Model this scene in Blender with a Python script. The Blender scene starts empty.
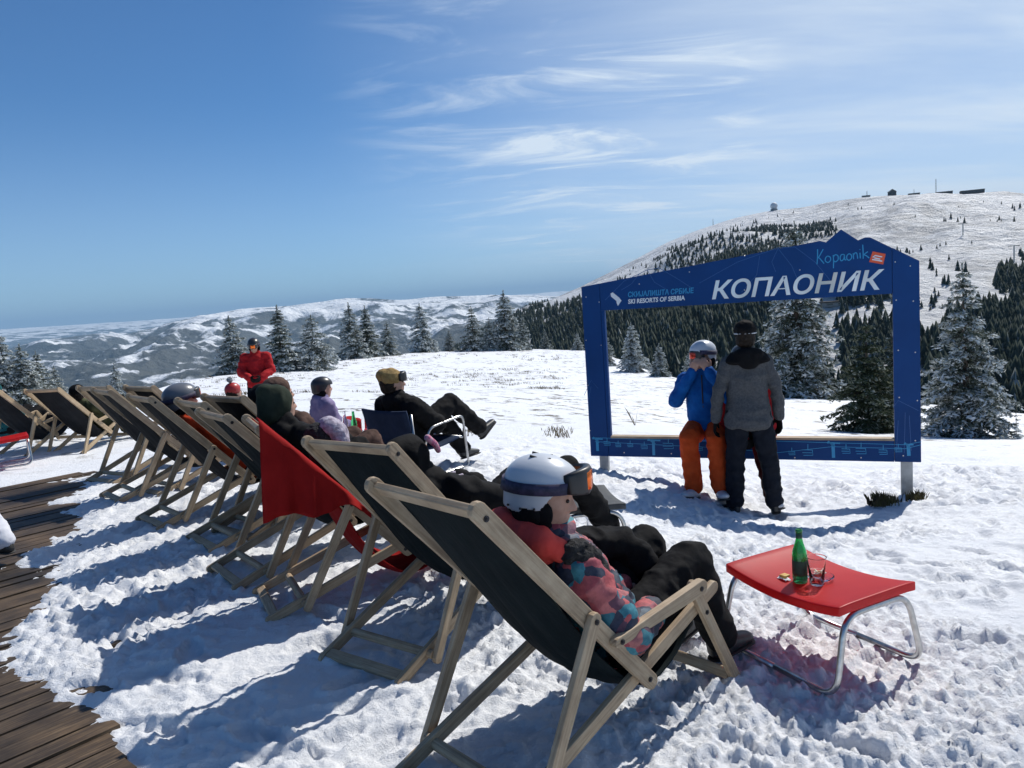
# Sunny snow terrace with deck chairs, a photo frame and mountains
import bpy, bmesh, math, random
import numpy as np
from mathutils import Vector, Matrix, Euler
random.seed(7); RNG=np.random.default_rng(11)
scn=bpy.context.scene; COL=scn.collection
# ------------------------------------------------------------ camera
FPX=768.0; CH=1.6
roll=math.atan(0.068); pitch=math.atan((384-299)*math.cos(roll)/FPX)
fw=Vector((0,math.cos(pitch),-math.sin(pitch))); r0=Vector((1,0,0)); u0=r0.cross(fw)
cr=math.cos(roll)*r0-math.sin(roll)*u0; cu=math.sin(roll)*r0+math.cos(roll)*u0
cam=bpy.data.objects.new('camera',bpy.data.cameras.new('camera')); COL.objects.link(cam)
cam.matrix_world=Matrix(((cr.x,cu.x,-fw.x,0),(cr.y,cu.y,-fw.y,0),(cr.z,cu.z,-fw.z,CH),(0,0,0,1)))
cam.data.lens=27.0; cam.data.sensor_width=36; cam.data.clip_start=0.05; cam.data.clip_end=200000
scn.camera=cam
def ray(px,py): return (px-512)/FPX*cr-(py-384)/FPX*cu+fw
def at(px,py,Y):
    d=ray(px,py); t=Y/d.y; return Vector((0,0,CH))+t*d
def proj(x,y,z):
    q=Vector((x,y,z-CH)); w=q.dot(fw)
    return 512+FPX*q.dot(cr)/w,384-FPX*q.dot(cu)/w
def gnd(px,py,z=0):
    d=ray(px,py); t=(z-CH)/d.z; return Vector((0,0,CH))+t*d
# ------------------------------------------------------------ noise
def _h(ix,iy,iz,s):
    n=(ix*374761393+iy*668265263+iz*2147483647+s*974711)&0xffffffff
    n=((n^(n>>13))*1274126177)&0xffffffff; n=n^(n>>16)
    return (n&0xffffff)/float(0xffffff)
def vn(x,y,z=0.0,s=0):
    x=np.asarray(x,float);y=np.asarray(y,float);z=np.asarray(z,float)+np.zeros_like(x)
    xi=np.floor(x).astype(np.int64);yi=np.floor(y).astype(np.int64);zi=np.floor(z).astype(np.int64)
    fx=x-xi;fy=y-yi;fz=z-zi; fx=fx*fx*(3-2*fx);fy=fy*fy*(3-2*fy);fz=fz*fz*(3-2*fz)
    def L(dz):
        a=_h(xi,yi,zi+dz,s);b=_h(xi+1,yi,zi+dz,s);c=_h(xi,yi+1,zi+dz,s);d=_h(xi+1,yi+1,zi+dz,s)
        return (a+(b-a)*fx)*(1-fy)+(c+(d-c)*fx)*fy
    if np.all(z==0): return L(0)
    return L(0)*(1-fz)+L(1)*fz
def fbm(x,y,z=0.0,o=4,s=0,g=.5):
    t=0;a=1;n=0
    for i in range(o):
        t=t+a*(vn(x*2**i+i*17.3,y*2**i+i*9.1,np.asarray(z)*2**i,s+i)-.5);n+=a;a*=g
    return t/n
def rdg(x,y,o=5,s=0,g=.5):
    t=0;a=1;n=0
    for i in range(o):
        t=t+a*(1-np.abs(2*vn(x*2**i+i*31.3,y*2**i+i*12.1,0,s+i)-1));n+=a;a*=g
    return t/n
def sm(a,b,x):
    t=np.clip((x-a)/(b-a),0,1); return t*t*(3-2*t)
# ------------------------------------------------------------ materials
def mat(name,col=(.5,.5,.5),rough=.6,metal=0,**kw):
    m=bpy.data.materials.new(name); m.use_nodes=True; nt=m.node_tree; b=nt.nodes['Principled BSDF']
    b.inputs['Base Color'].default_value=(*col,1); b.inputs['Roughness'].default_value=rough; b.inputs['Metallic'].default_value=metal
    for k,v in kw.items(): b.inputs[k.replace('_',' ')].default_value=v
    if True:
        pass
    return m
def N(m,t,**kw):
    n=m.node_tree.nodes.new(t)
    for k,v in kw.items():
        if k.startswith('i_'): n.inputs[k[2:].replace('_',' ')].default_value=v
        else: setattr(n,k,v)
    return n
def LK(m,a,b): m.node_tree.links.new(a,b)
def BS(m): return m.node_tree.nodes['Principled BSDF']
def ramp(m,fac,stops,interp='LINEAR'):
    r=N(m,'ShaderNodeValToRGB'); r.color_ramp.interpolation=interp; e=r.color_ramp.elements
    while len(e)>1: e.remove(e[0])
    e[0].position=stops[0][0]; c=stops[0][1]; e[0].color=(*c,1)
    for p,c in stops[1:]:
        q=e.new(p); q.color=(*c,1)
    LK(m,fac,r.inputs[0]); return r.outputs[0]
def noise(m,scale,detail=4,rough=.55,coord='Object',vec=None,mp=None,dist=0):
    n=N(m,'ShaderNodeTexNoise'); n.inputs['Scale'].default_value=scale; n.inputs['Detail'].default_value=detail; n.inputs['Roughness'].default_value=rough; n.inputs['Distortion'].default_value=dist
    if vec is None:
        tc=N(m,'ShaderNodeTexCoord'); vec=tc.outputs[coord]
    if mp:
        g=N(m,'ShaderNodeMapping'); g.inputs['Scale'].default_value=mp; LK(m,vec,g.inputs[0]); vec=g.outputs[0]
    LK(m,vec,n.inputs[0]); return n.outputs[0]
def bump(m,h,strength=.3,dist=.01,prev=None):
    b=N(m,'ShaderNodeBump'); b.inputs['Strength'].default_value=strength; b.inputs['Distance'].default_value=dist
    LK(m,h,b.inputs['Height'])
    if prev: LK(m,prev,b.inputs['Normal'])
    LK(m,b.outputs[0],BS(m).inputs['Normal']); return b.outputs[0]
def mottled(name,c1,c2,scale=20,rough=.7,bs=.3,bd=.004,bscale=None,metal=0,detail=4,**kw):
    m=mat(name,c1,rough,metal,**kw); n=noise(m,scale,detail)
    LK(m,ramp(m,n,[(.35,c1),(.65,c2)]),BS(m).inputs['Base Color'])
    bump(m,noise(m,bscale or scale*3,5),bs,bd); return m
# ------------------------------------------------------------ object helpers
def link(o,parent=None):
    COL.objects.link(o)
    if parent is not None: o.parent=parent
    return o
def tag(o,label=None,cat=None,group=None,kind=None):
    if label: o['label']=label
    if cat: o['category']=cat
    if group: o['group']=group
    if kind: o['kind']=kind
    return o
def thing(name,label,cat,loc=(0,0,0),rz=0,group=None):
    o=bpy.data.objects.new(name,None); o.empty_display_size=.1; COL.objects.link(o); o.location=loc; o.rotation_euler=(0,0,rz)
    return tag(o,label,cat,group)
def obj(name,me,m=None,parent=None,smooth=False):
    if isinstance(me,bmesh.types.BMesh):
        b=me; me=bpy.data.meshes.new(name); b.to_mesh(me); b.free()
    if m is not None:
        for q in (m if isinstance(m,(list,tuple)) else [m]): me.materials.append(q)
    if smooth: me.polygons.foreach_set('use_smooth',[True]*len(me.polygons))
    o=bpy.data.objects.new(name,me); return link(o,parent)
def copy_tree(o,parent=None):
    c=o.copy(); COL.objects.link(c); c.parent=parent
    for ch in list(o.children): copy_tree(ch,c)
    return c
def npmesh(name,V,Fq,uv=None):
    me=bpy.data.meshes.new(name); V=np.asarray(V,np.float32); Fq=np.asarray(Fq,np.int32)
    k=Fq.shape[1]; me.vertices.add(len(V)); me.vertices.foreach_set('co',V.ravel())
    me.loops.add(Fq.size); me.loops.foreach_set('vertex_index',Fq.ravel())
    me.polygons.add(len(Fq)); me.polygons.foreach_set('loop_start',np.arange(0,Fq.size,k,dtype=np.int32))
    try: me.polygons.foreach_set('loop_total',np.full(len(Fq),k,np.int32))
    except Exception: pass
    me.update(calc_edges=True); return me
def box(bm,c,s,rot=None,bev=0):
    r=bmesh.ops.create_cube(bm,size=1); vs=r['verts']
    M=Matrix.Translation(c)@(rot.to_4x4() if rot else Matrix())@Matrix.Diagonal((*s,1))
    bmesh.ops.transform(bm,matrix=M,verts=vs)
    if bev:
        es=set(e for v in vs for e in v.link_edges); bmesh.ops.bevel(bm,geom=list(es),offset=bev,segments=2,profile=.5,affect='EDGES')
def tube(bm,pts,r,seg=10,cap=True,radii=None):
    pts=[Vector(p) for p in pts]; rings=[]; prev=None
    for i,p in enumerate(pts):
        d=(pts[min(i+1,len(pts)-1)]-pts[max(i-1,0)]).normalized()
        if prev is None: a=d.orthogonal().normalized()
        else: a=(prev-d*prev.dot(d)).normalized()
        prev=a; b=d.cross(a); rr=float(radii[i] if radii else r)
        rings.append([bm.verts.new(p+rr*(math.cos(t)*a+math.sin(t)*b)) for t in [2*math.pi*k/seg for k in range(seg)]])
    for i in range(len(rings)-1):
        for k in range(seg): bm.faces.new((rings[i][k],rings[i][(k+1)%seg],rings[i+1][(k+1)%seg],rings[i+1][k]))
    if cap: bm.faces.new(rings[0][::-1]); bm.faces.new(rings[-1])
def rcorner(pts,r,n=6,closed=False):
    pts=[Vector(p) for p in pts]; out=[]; L=len(pts)
    for i,p in enumerate(pts):
        if not closed and i in (0,L-1): out.append(p); continue
        a=pts[i-1];b=pts[(i+1)%L]; da=(a-p);db=(b-p); k=min(r,da.length*.49,db.length*.49)
        A=p+da.normalized()*k;B=p+db.normalized()*k
        for j in range(n+1):
            t=j/n; out.append(A*(1-t)**2+p*2*t*(1-t)+B*t*t)
    if closed: out.append(out[0].copy())
    return out
def lathe(bm,prof,seg=20,c=(0,0,0)):
    c=Vector(c); rings=[]
    for r,z in prof: rings.append([bm.verts.new(c+Vector((r*math.cos(2*math.pi*k/seg),r*math.sin(2*math.pi*k/seg),z))) for k in range(seg)])
    for i in range(len(rings)-1):
        for k in range(seg): bm.faces.new((rings[i][k],rings[i][(k+1)%seg],rings[i+1][(k+1)%seg],rings[i+1][k]))
    if prof[0][0]>1e-6: bm.faces.new(rings[0][::-1])
    if prof[-1][0]>1e-6: bm.faces.new(rings[-1])
    bmesh.ops.remove_doubles(bm,verts=bm.verts,dist=1e-5)
# --- organic union of hulls, remeshed into one continuous surface
def rotm(e): return Euler(e).to_matrix() if e else Matrix.Identity(3)
def _sph(a,b):
    o=[Vector((math.sin(math.pi*i/a)*math.cos(2*math.pi*(k+.5*(i%2))/b),math.sin(math.pi*i/a)*math.sin(2*math.pi*(k+.5*(i%2))/b),math.cos(math.pi*i/a))) for i in range(1,a) for k in range(b)]
    return o+[Vector((0,0,1)),Vector((0,0,-1))]
_LO=_sph(9,14); _HI=_sph(18,30); _SPH=_LO
def B(c,r,e=None):     # ball / ellipsoid
    if isinstance(r,(int,float)): r=(r,r,r)
    R=e if isinstance(e,Matrix) else rotm(e)
    return [Vector(c)+R@Vector((p.x*r[0],p.y*r[1],p.z*r[2])) for p in _SPH]
def hull(bm,pts):
    vs=[bm.verts.new(p) for p in pts]
    r=bmesh.ops.convex_hull(bm,input=vs,use_existing_faces=False)
    bad=[g for g in r['geom_interior'] if isinstance(g,bmesh.types.BMVert)]
    bmesh.ops.delete(bm,geom=[v for v in bad if v.is_valid],context='VERTS')
def blob(name,hulls,m,parent,vox=.012,it=3,wr=0,wf=14,seed=0,wr2=0,wf2=60,stretch=(1,1,1),fn=None):
    bm=bmesh.new()
    for h in hulls:
        pts=[]
        for q in h: pts+=q
        hull(bm,pts)
    me=bpy.data.meshes.new(name); bm.to_mesh(me); bm.free()
    o=bpy.data.objects.new(name+'_tmp',me); COL.objects.link(o)
    md=o.modifiers.new('r','REMESH'); md.mode='VOXEL'; md.voxel_size=vox
    if it:
        s=o.modifiers.new('s','SMOOTH'); s.iterations=it; s.factor=.5
    dg=bpy.context.evaluated_depsgraph_get(); ev=o.evaluated_get(dg); me2=bpy.data.meshes.new_from_object(ev)
    bpy.data.objects.remove(o); bpy.data.meshes.remove(me)
    n=len(me2.vertices)
    if wr or wr2 or fn:
        co=np.empty(n*3,np.float32); me2.vertices.foreach_get('co',co); co=co.reshape(-1,3)
        no=np.empty(n*3,np.float32); me2.vertices.foreach_get('normal',no); no=no.reshape(-1,3)
        c=co*np.array(stretch); d=0
        if wr: d=d+wr*(1.5*(1-np.abs(2*vn(c[:,0]*wf+50,c[:,1]*wf+50,c[:,2]*wf+50,seed)-1))-.35)
        if wr2: d=d+wr2*2*fbm(c[:,0]*wf2,c[:,1]*wf2,c[:,2]*wf2,3,seed+5)
        co=co+no*np.asarray(d+np.zeros(n))[:,None]
        if fn is not None: co=fn(co,no)
        me2.vertices.foreach_set('co',co.astype(np.float32).ravel()); me2.update()
    me2.name=name
    me2.materials.clear()
    return obj(name,me2,m,parent,True)
EXPO=0.0; SUNP=4.8; SKYS=.080; HAZE=4.2e-5; CLB=12.5; CLX=-.35; CLY=.25; TINT=(.57,.97,1.30)
# ------------------------------------------------------------ light and sky
AZ=math.radians(43); EL=math.radians(49)
scn.render.engine='CYCLES'
scn.view_settings.view_transform='Standard'; scn.view_settings.look='None'; scn.view_settings.exposure=EXPO; scn.view_settings.gamma=1
sd=Vector((math.sin(AZ)*math.cos(EL),math.cos(AZ)*math.cos(EL),math.sin(EL)))
sl=bpy.data.lights.new('sun','SUN'); sl.energy=SUNP; sl.angle=math.radians(.53); sl.color=(1,.955,.88)
so=link(bpy.data.objects.new('sun',sl)); so.rotation_euler=(-sd).to_track_quat('-Z','Y').to_euler(); so.location=(20,20,40)
w=bpy.data.worlds.new('World'); scn.world=w; w.use_nodes=True; nt=w.node_tree; nt.nodes.clear()
def WN(t,**k):
    n=nt.nodes.new(t)
    for a,b in k.items(): setattr(n,a,b)
    return n
sky=WN('ShaderNodeTexSky',sky_type='NISHITA',sun_disc=False,sun_elevation=EL,sun_rotation=AZ,altitude=1800,air_density=1.0,dust_density=.35,ozone_density=2.2)
bg=WN('ShaderNodeBackground'); bg.inputs[1].default_value=SKYS; wo=WN('ShaderNodeOutputWorld')
tc=WN('ShaderNodeTexCoord')
# thin cirrus drawn out over the sky dome (world directions projected on a cloud deck)
sep=WN('ShaderNodeSeparateXYZ'); nt.links.new(tc.outputs['Generated'],sep.inputs[0])
zz=WN('ShaderNodeMath',operation='MAXIMUM'); nt.links.new(sep.outputs[2],zz.inputs[0]); zz.inputs[1].default_value=.04
dv=WN('ShaderNodeMath',operation='ADD'); nt.links.new(zz.outputs[0],dv.inputs[0]); dv.inputs[1].default_value=.12
X=WN('ShaderNodeMath',operation='DIVIDE'); nt.links.new(sep.outputs[0],X.inputs[0]); nt.links.new(dv.outputs[0],X.inputs[1])
Y=WN('ShaderNodeMath',operation='DIVIDE'); nt.links.new(sep.outputs[1],Y.inputs[0]); nt.links.new(dv.outputs[0],Y.inputs[1])
cb=WN('ShaderNodeCombineXYZ'); nt.links.new(X.outputs[0],cb.inputs[0]); nt.links.new(Y.outputs[0],cb.inputs[1])
def wnoise(scale,mp,rot,det,dist,loc=(0,0,0),rg=.6):
    g=WN('ShaderNodeMapping'); g.inputs['Scale'].default_value=mp; g.inputs['Rotation'].default_value=(0,0,rot); g.inputs['Location'].default_value=loc
    nt.links.new(cb.outputs[0],g.inputs[0]); n=WN('ShaderNodeTexNoise'); n.inputs['Scale'].default_value=scale; n.inputs['Detail'].default_value=det; n.inputs['Roughness'].default_value=rg; n.inputs['Distortion'].default_value=dist
    nt.links.new(g.outputs[0],n.inputs[0]); return n.outputs[0]
def wmap(a,lo,hi,o0=0,o1=1):
    n=WN('ShaderNodeMapRange',interpolation_type='SMOOTHSTEP'); nt.links.new(a,n.inputs[0])
    n.inputs[1].default_value=lo;n.inputs[2].default_value=hi;n.inputs[3].default_value=o0;n.inputs[4].default_value=o1; return n.outputs[0]
def wm(op,a,b):
    n=WN('ShaderNodeMath',operation=op,use_clamp=False)
    for i,v in enumerate((a,b)):
        if isinstance(v,(int,float)): n.inputs[i].default_value=v
        else: nt.links.new(v,n.inputs[i])
    return n.outputs[0]
wisps=wmap(wnoise(1.15,(1,2.6,1),math.radians(38),9,.9,(CLX,CLY,0),.62),.47,.74)
patch=wmap(wnoise(.55,(1,1,1),0,2,0,(3.1,1.2,0)),.42,.62)
veil=wmap(wnoise(.6,(1,3.2,1),math.radians(-28),6,.3,(7,2,0)),.3,.8,.5,1)
# the veil thickens towards the sun's side of the sky
dt=WN('ShaderNodeVectorMath',operation='DOT_PRODUCT'); nt.links.new(tc.outputs['Generated'],dt.inputs[0]); dt.inputs[1].default_value=(math.sin(math.radians(58)),math.cos(math.radians(58)),.12)
side=wmap(dt.outputs['Value'],.30,.98)
def near_dir(px,py,lo,hi):
    d=ray(px,py).normalized(); q=WN('ShaderNodeVectorMath',operation='DOT_PRODUCT'); nt.links.new(tc.outputs['Generated'],q.inputs[0]); q.inputs[1].default_value=tuple(d); return wmap(q.outputs['Value'],lo,hi)
spot=wm('ADD',near_dir(560,60,.955,.992),wm('MULTIPLY',near_dir(620,160,.975,.995),.55))
cl=wm('ADD',wm('MULTIPLY',wm('MULTIPLY',wisps,spot),.5),wm('MULTIPLY',wm('MULTIPLY',veil,side),.95))
cl=wm('ADD',cl,wmap(sep.outputs[2],-.02,.26,.24,0)); cl=wm('MINIMUM',cl,.9)
mx=WN('ShaderNodeMix',data_type='RGBA'); nt.links.new(cl,mx.inputs['Factor']); tn=WN('ShaderNodeMix',data_type='RGBA',blend_type='MULTIPLY'); tn.inputs['Factor'].default_value=1; nt.links.new(sky.outputs[0],tn.inputs['A']); tn.inputs['B'].default_value=(*TINT,1); nt.links.new(tn.outputs['Result'],mx.inputs['A']); mx.inputs['B'].default_value=(*[c*CLB for c in (.80,.90,1.0)],1)
nt.links.new(mx.outputs['Result'],bg.inputs[0]); nt.links.new(bg.outputs[0],wo.inputs[0])
w.cycles.sampling_method='MANUAL'; w.cycles.sample_map_resolution=512
# ------------------------------------------------------------ terrain
CP=[(-1,1,0),(1,1,0),(3.5,1,-.02),(-3,2,0),(0,3,0),(1.5,3,0),(.84,2.9,0),(-2,4.5,0),(-1,4,0),(0,4.5,-.02),(-2.8,6.2,0),(-4,7.7,-.02),(-6,4,0),(-1.2,2,0),(-9,7,-.05)]
for px,py,Yv in [(735,508,6.95),(907,497,6.6),(603,470,7.8),(460,470,7.3),(690,490,7.1),(90,456,10),(40,456,10),(1010,560,4.4),(1010,470,7.5),
    (500,400,17),(700,440,10),(640,372,50),(585,352,70),(530,350,75),(430,352,70),(330,362,55),(250,372,45),(180,378,40),(110,396,32),(20,402,30),
    (830,402,28),(940,404,24),(1022,410,22),(965,437,13),(870,432,15),(800,399,24),(350,400,16),(230,400,16),(760,425,16),(680,388,35)]:
    p=at(px,py,Yv); CP.append((p.x,p.y,p.z))
CP=np.array(CP); 
def _tps():
    n=len(CP); x=CP[:,:2]; d=np.linalg.norm(x[:,None]-x[None],axis=2); K=np.where(d>0,d*d*np.log(d+1e-9),0)+np.eye(n)*.02
    P=np.c_[np.ones(n),x]; A=np.zeros((n+3,n+3)); A[:n,:n]=K;A[:n,n:]=P;A[n:,:n]=P.T
    return np.linalg.solve(A,np.r_[CP[:,2],0,0,0])
_W=_tps()
def tps(x,y):
    x=np.asarray(x,float);y=np.asarray(y,float); r=_W[-3]+_W[-2]*x+_W[-1]*y
    for i in range(len(CP)):
        d2=(x-CP[i,0])**2+(y-CP[i,1])**2; r=r+_W[i]*.5*d2*np.log(d2+1e-12)
    return r
def th_of(px): 
    d=ray(px,330); return math.atan2(d.x,d.y)
RC=np.array([(th_of(a),b) for a,b in [(-400,20),(20,30),(110,33),(180,41),(250,46),(330,56),(430,71),(530,77),(585,73),(640,53),(700,40),(760,33),(830,30),(940,26),(1022,24),(1500,22)]])
def rcf(th): return np.interp(th,RC[:,0],RC[:,1])
def near_h(x,y):
    r=np.hypot(x,y)+1e-9; th=np.arctan2(x,y); rc=rcf(th); k=np.minimum(1,(rc+2)/r)
    z=tps(x*k,y*k); d=np.maximum(r-rc,0); return z-.36*(np.sqrt(d*d+36)-6)
# polar skyline controls (pixels -> azimuth, elevation angle)
def sk(l):
    o=[]
    for px,py in l:
        d=ray(px,py); o.append((math.atan2(d.x,d.y),d.z/math.hypot(d.x,d.y)))
    return np.array(o)
SKM=sk([(-300,560),(300,420),(420,372),(470,340),(505,316),(530,306),(548,300),(580,286),(600,276),(630,261),(665,242),(700,228),(735,217),(770,210),(800,207),(830,202),(860,197),(890,194),(940,193),(985,192),(1024,194),(1150,205),(1500,250)])
SKF=sk([(-600,330),(-100,362),(10,352),(35,343),(60,339),(100,334),(130,333),(160,326),(200,316),(240,309),(290,307),(345,300),(400,301),(440,299),(490,296),(540,297),(600,300),(900,290),(1500,240)])
RM=1700.
def mount_h(x,y):
    r=np.hypot(x,y)+1e-9; th=np.arctan2(x,y); e=np.interp(th,SKM[:,0],SKM[:,1])
    V=-62-150*sm(.05,-.5,th)
    n=rdg(x/420+3,y/420,5,3)-.55
    t=np.clip((r-330)/(RM-330),0,1)
    prof=t**.92
    # a shoulder with a run on its near side
    z=V+(e*RM-V)*prof + 62*n*np.sin(math.pi*np.clip(t,0,1))**.8 
    z=z+22*fbm(x/110,y/110,0,6,9,.55)*sm(0,.15,t)*(1-.8*sm(.85,1,t))
    b=np.maximum(r-RM,0); z=z-.35*(np.sqrt(b*b+60**2)-60)
    return z
def far_h(x,y):
    r=np.hypot(x,y)+1e-9; th=np.arctan2(x,y); e=np.interp(th,SKF[:,0],SKF[:,1]); RF=12500.
    t=np.clip((r-3500)/(RF-3500),0,1); base=-430+(e*RF+430)*t**1.25
    a=rdg(x/1150+1.7,y/1500+.4,8,21,.55)-.60+.35*(rdg(x/4200,y/4200,3,25)-.6)
    amp=520*np.sin(math.pi*np.clip(t*.93+.07,0,1))**.7
    z=base+amp*a
    z=np.where(r>RF,e*RF-.10*(r-RF)+120*(rdg(x/2500,y/2500,4,8)-.5),z)
    z2=-430+500*sm(17000,32000,r)+300*(rdg(x/9000+4,y/9000,5,33)-.5)*sm(15000,24000,r)
    return np.maximum(z,z2-0*r)
def ground_h(x,y):
    x=np.asarray(x,float);y=np.asarray(y,float); r=np.hypot(x,y)
    n=near_h(x,y); m=mount_h(x,y); k=sm(130,340,r)
    return n*(1-k)+m*k
DA=Vector((-1.93,2.60)); DB=Vector((-4.72,7.55))     # end line of the wooden deck
DN=Vector((DB.y-DA.y,-(DB.x-DA.x))).normalized()      # points to the snow side
def deck_d(x,y): return (x-DA.x)*DN.x+(y-DA.y)*DN.y
def deck_far(x,y): # beyond the deck's far side the snow returns
    return (x+y*0)
_pr=np.random.default_rng(31); _PR=[]
for _ in range(90):     # short walks of boot prints through the trampled snow
    x0,y0=_pr.uniform(-4.5,5.5),_pr.uniform(1.6,9.5); a=_pr.uniform(0,6.28)
    for q in range(_pr.integers(3,8)):
        s_=1 if q%2 else -1; _PR.append((x0+math.cos(a)*.36*q-math.sin(a)*.1*s_,y0+math.sin(a)*.36*q+math.cos(a)*.1*s_,a+_pr.normal(0,.15),_pr.uniform(.012,.038))); a+=_pr.normal(0,.12)
def _prints(x,y):
    z=np.zeros_like(x); 
    if x.size<50: return z
    xf=x.ravel();yf=y.ravel();zf=z.ravel(); near=np.where((yf>1)&(yf<11.5)&(np.abs(xf)<8))[0]; xn=xf[near];yn=yf[near]; o=np.argsort(yn); near=near[o];xn=xn[o];yn=yn[o]
    for (px_,py_,a,dp) in _PR:
        i0,i1=np.searchsorted(yn,(py_-.3,py_+.3)); dx=xn[i0:i1]-px_;dy=yn[i0:i1]-py_; u_=dx*math.cos(a)+dy*math.sin(a); v_=-dx*math.sin(a)+dy*math.cos(a)
        e=np.sqrt((u_/.15)**2+(v_/(.058-.012*np.clip(-u_/.1,0,1)))**2); zf[near[i0:i1]]+=-dp*sm(1.08,.8,e)+dp*.35*np.exp(-((e-1.25)/.18)**2)
    return zf.reshape(x.shape)
def detail_h(x,y):
    r=np.hypot(x,y)
    tr=1-sm(8.3,11,r+1.2*fbm(x*.5,y*.5,0,3,61)*2)      # trampled ground near the seats
    b=np.abs(fbm(x*3.1,y*3.1,0,4,41))*2
    lumps=fbm(x*6.3,y*6.3,0,5,42,.62)
    cl=sm(.56,.76,vn(x*15,y*15,0,43))*.018*sm(.35,.6,vn(x*1.7,y*1.7,0,44))+sm(.55,.72,vn(x*34,y*34,0,45))*.016+sm(.5,.7,vn(x*62,y*62,0,39))*.008
    holes=-sm(.62,.82,vn(x*3.6,y*3.6,0,46))*.02
    pt=.30+.95*sm(.36,.64,vn(x*.8+3,y*1.1,0,57)); cl=cl*pt
    z=tr*(.026*lumps+.028*fbm(x*1.3,y*1.3,0,2,47)+cl+holes-.02*b+.034*pt*fbm(x*17,y*17,0,4,49,.72)+.012*sm(.5,.62,vn(x*24,y*24,0,48))*sm(.4,.6,vn(x*2.3,y*2.3,0,40)))
    z=z+(1-tr)*(.05*fbm(x*.45,y*.7,0,4,50)+.012*fbm(x*3,y*5,0,3,51))
    d=deck_d(x,y)-.20; thick=.0+.16*fbm(x*1.6+y*.9,y*1.6-x*.9,0,6,52,.7)
    dd=sm(.1,-.3,d+.5*fbm(x*1.1,y*1.1,0,3,53)*2)*(1-sm(7.2,8.2,y+.6*fbm(x,y,0,2,54)*2))
    z=z*(1-dd*.55)+dd*(-.075+.075*sm(.1,.32,thick+.04+fbm(x*2.2,y*2.2,0,5,55)*.5)-.0*d)-dd*.0
    z=z+_prints(x,y)*tr*(1-dd)
    return z
def snow_z(x,y): 
    a=np.array([float(x)]);b=np.array([float(y)]); return float(near_h(a,b)[0])
def snow_zd(x,y):
    a=np.array([float(x)]);b=np.array([float(y)]); return float(near_h(a,b)[0]+detail_h(a,b)[0])
def fan(name,rs,th0,th1,nth,hf,m,kind='structure'):
    th=np.linspace(th0,th1,nth); R,T=np.meshgrid(rs,th,indexing='ij'); x=R*np.sin(T);y=R*np.cos(T); z=hf(x,y)
    V=np.stack([x,y,z],-1).reshape(-1,3); i=np.arange(len(rs)-1)[:,None]*nth+np.arange(nth-1)[None]; i=i.ravel()
    me=npmesh(name,V,np.stack([i,i+1,i+nth+1,i+nth],-1)[:,::-1]); o=obj(name,me,m,None,True); return tag(o,kind=kind)
# snow materials
def snow_mat(name,near=True):
    m=mat(name,(.86,.88,.92),.55); b=BS(m)
    b.inputs['Specular IOR Level'].default_value=.25
    geo=N(m,'ShaderNodeNewGeometry'); pos=geo.outputs['Position']
    # bare turf and heather showing through blown thin snow on the open field
    n1=noise(m,.55,6,.7,vec=pos); n2=noise(m,.09,3,.5,vec=pos); n3=noise(m,2.2,5,.75,vec=pos)
    ln=N(m,'ShaderNodeVectorMath',operation='LENGTH'); LK(m,pos,ln.inputs[0])
    def mr(a,lo,hi,o0=0,o1=1):
        q=N(m,'ShaderNodeMapRange',interpolation_type='SMOOTHSTEP'); LK(m,a,q.inputs[0])
        for i,v in enumerate((lo,hi,o0,o1)): q.inputs[i+1].default_value=v
        return q.outputs[0]
    def mu(a,c,op='MULTIPLY'):
        q=N(m,'ShaderNodeMath',operation=op)
        for i,v in enumerate((a,c)):
            if isinstance(v,(int,float)): q.inputs[i].default_value=v
            else: LK(m,v,q.inputs[i])
        return q.outputs[0]
    far=mr(ln.outputs['Value'],9.5,14)
    gate=mr(mu(n1,mu(n2,.35),'ADD'),.66,.74)
    grass=mu(mu(mr(n3,.53,.60),gate),far)
    c=noise(m,1.1,5,.6,vec=pos)
    base=ramp(m,c,[(.3,(.76,.79,.84)),(.7,(.84,.86,.89))])
    dirt=noise(m,.8,7,.8,vec=pos); dm=mu(mr(dirt,.56,.72),.30)
    mxd=N(m,'ShaderNodeMix',data_type='RGBA'); LK(m,dm,mxd.inputs['Factor']); LK(m,base,mxd.inputs['A']); mxd.inputs['B'].default_value=(.45,.40,.33,1)
    mx=N(m,'ShaderNodeMix',data_type='RGBA'); LK(m,grass,mx.inputs['Factor']); LK(m,mxd.outputs['Result'],mx.inputs['A'])
    gc=ramp(m,noise(m,9,3,.6,vec=pos),[(.35,(.05,.04,.028)),(.65,(.16,.13,.085))]); LK(m,gc,mx.inputs['B'])
    LK(m,mx.outputs['Result'],b.inputs['Base Color'])
    h1=bump(m,noise(m,22,8,.74,vec=pos),.75,.03); bump(m,noise(m,120,5,.7,vec=pos),.5,.006,h1)
    return m
M_snow=snow_mat('snow')
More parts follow.
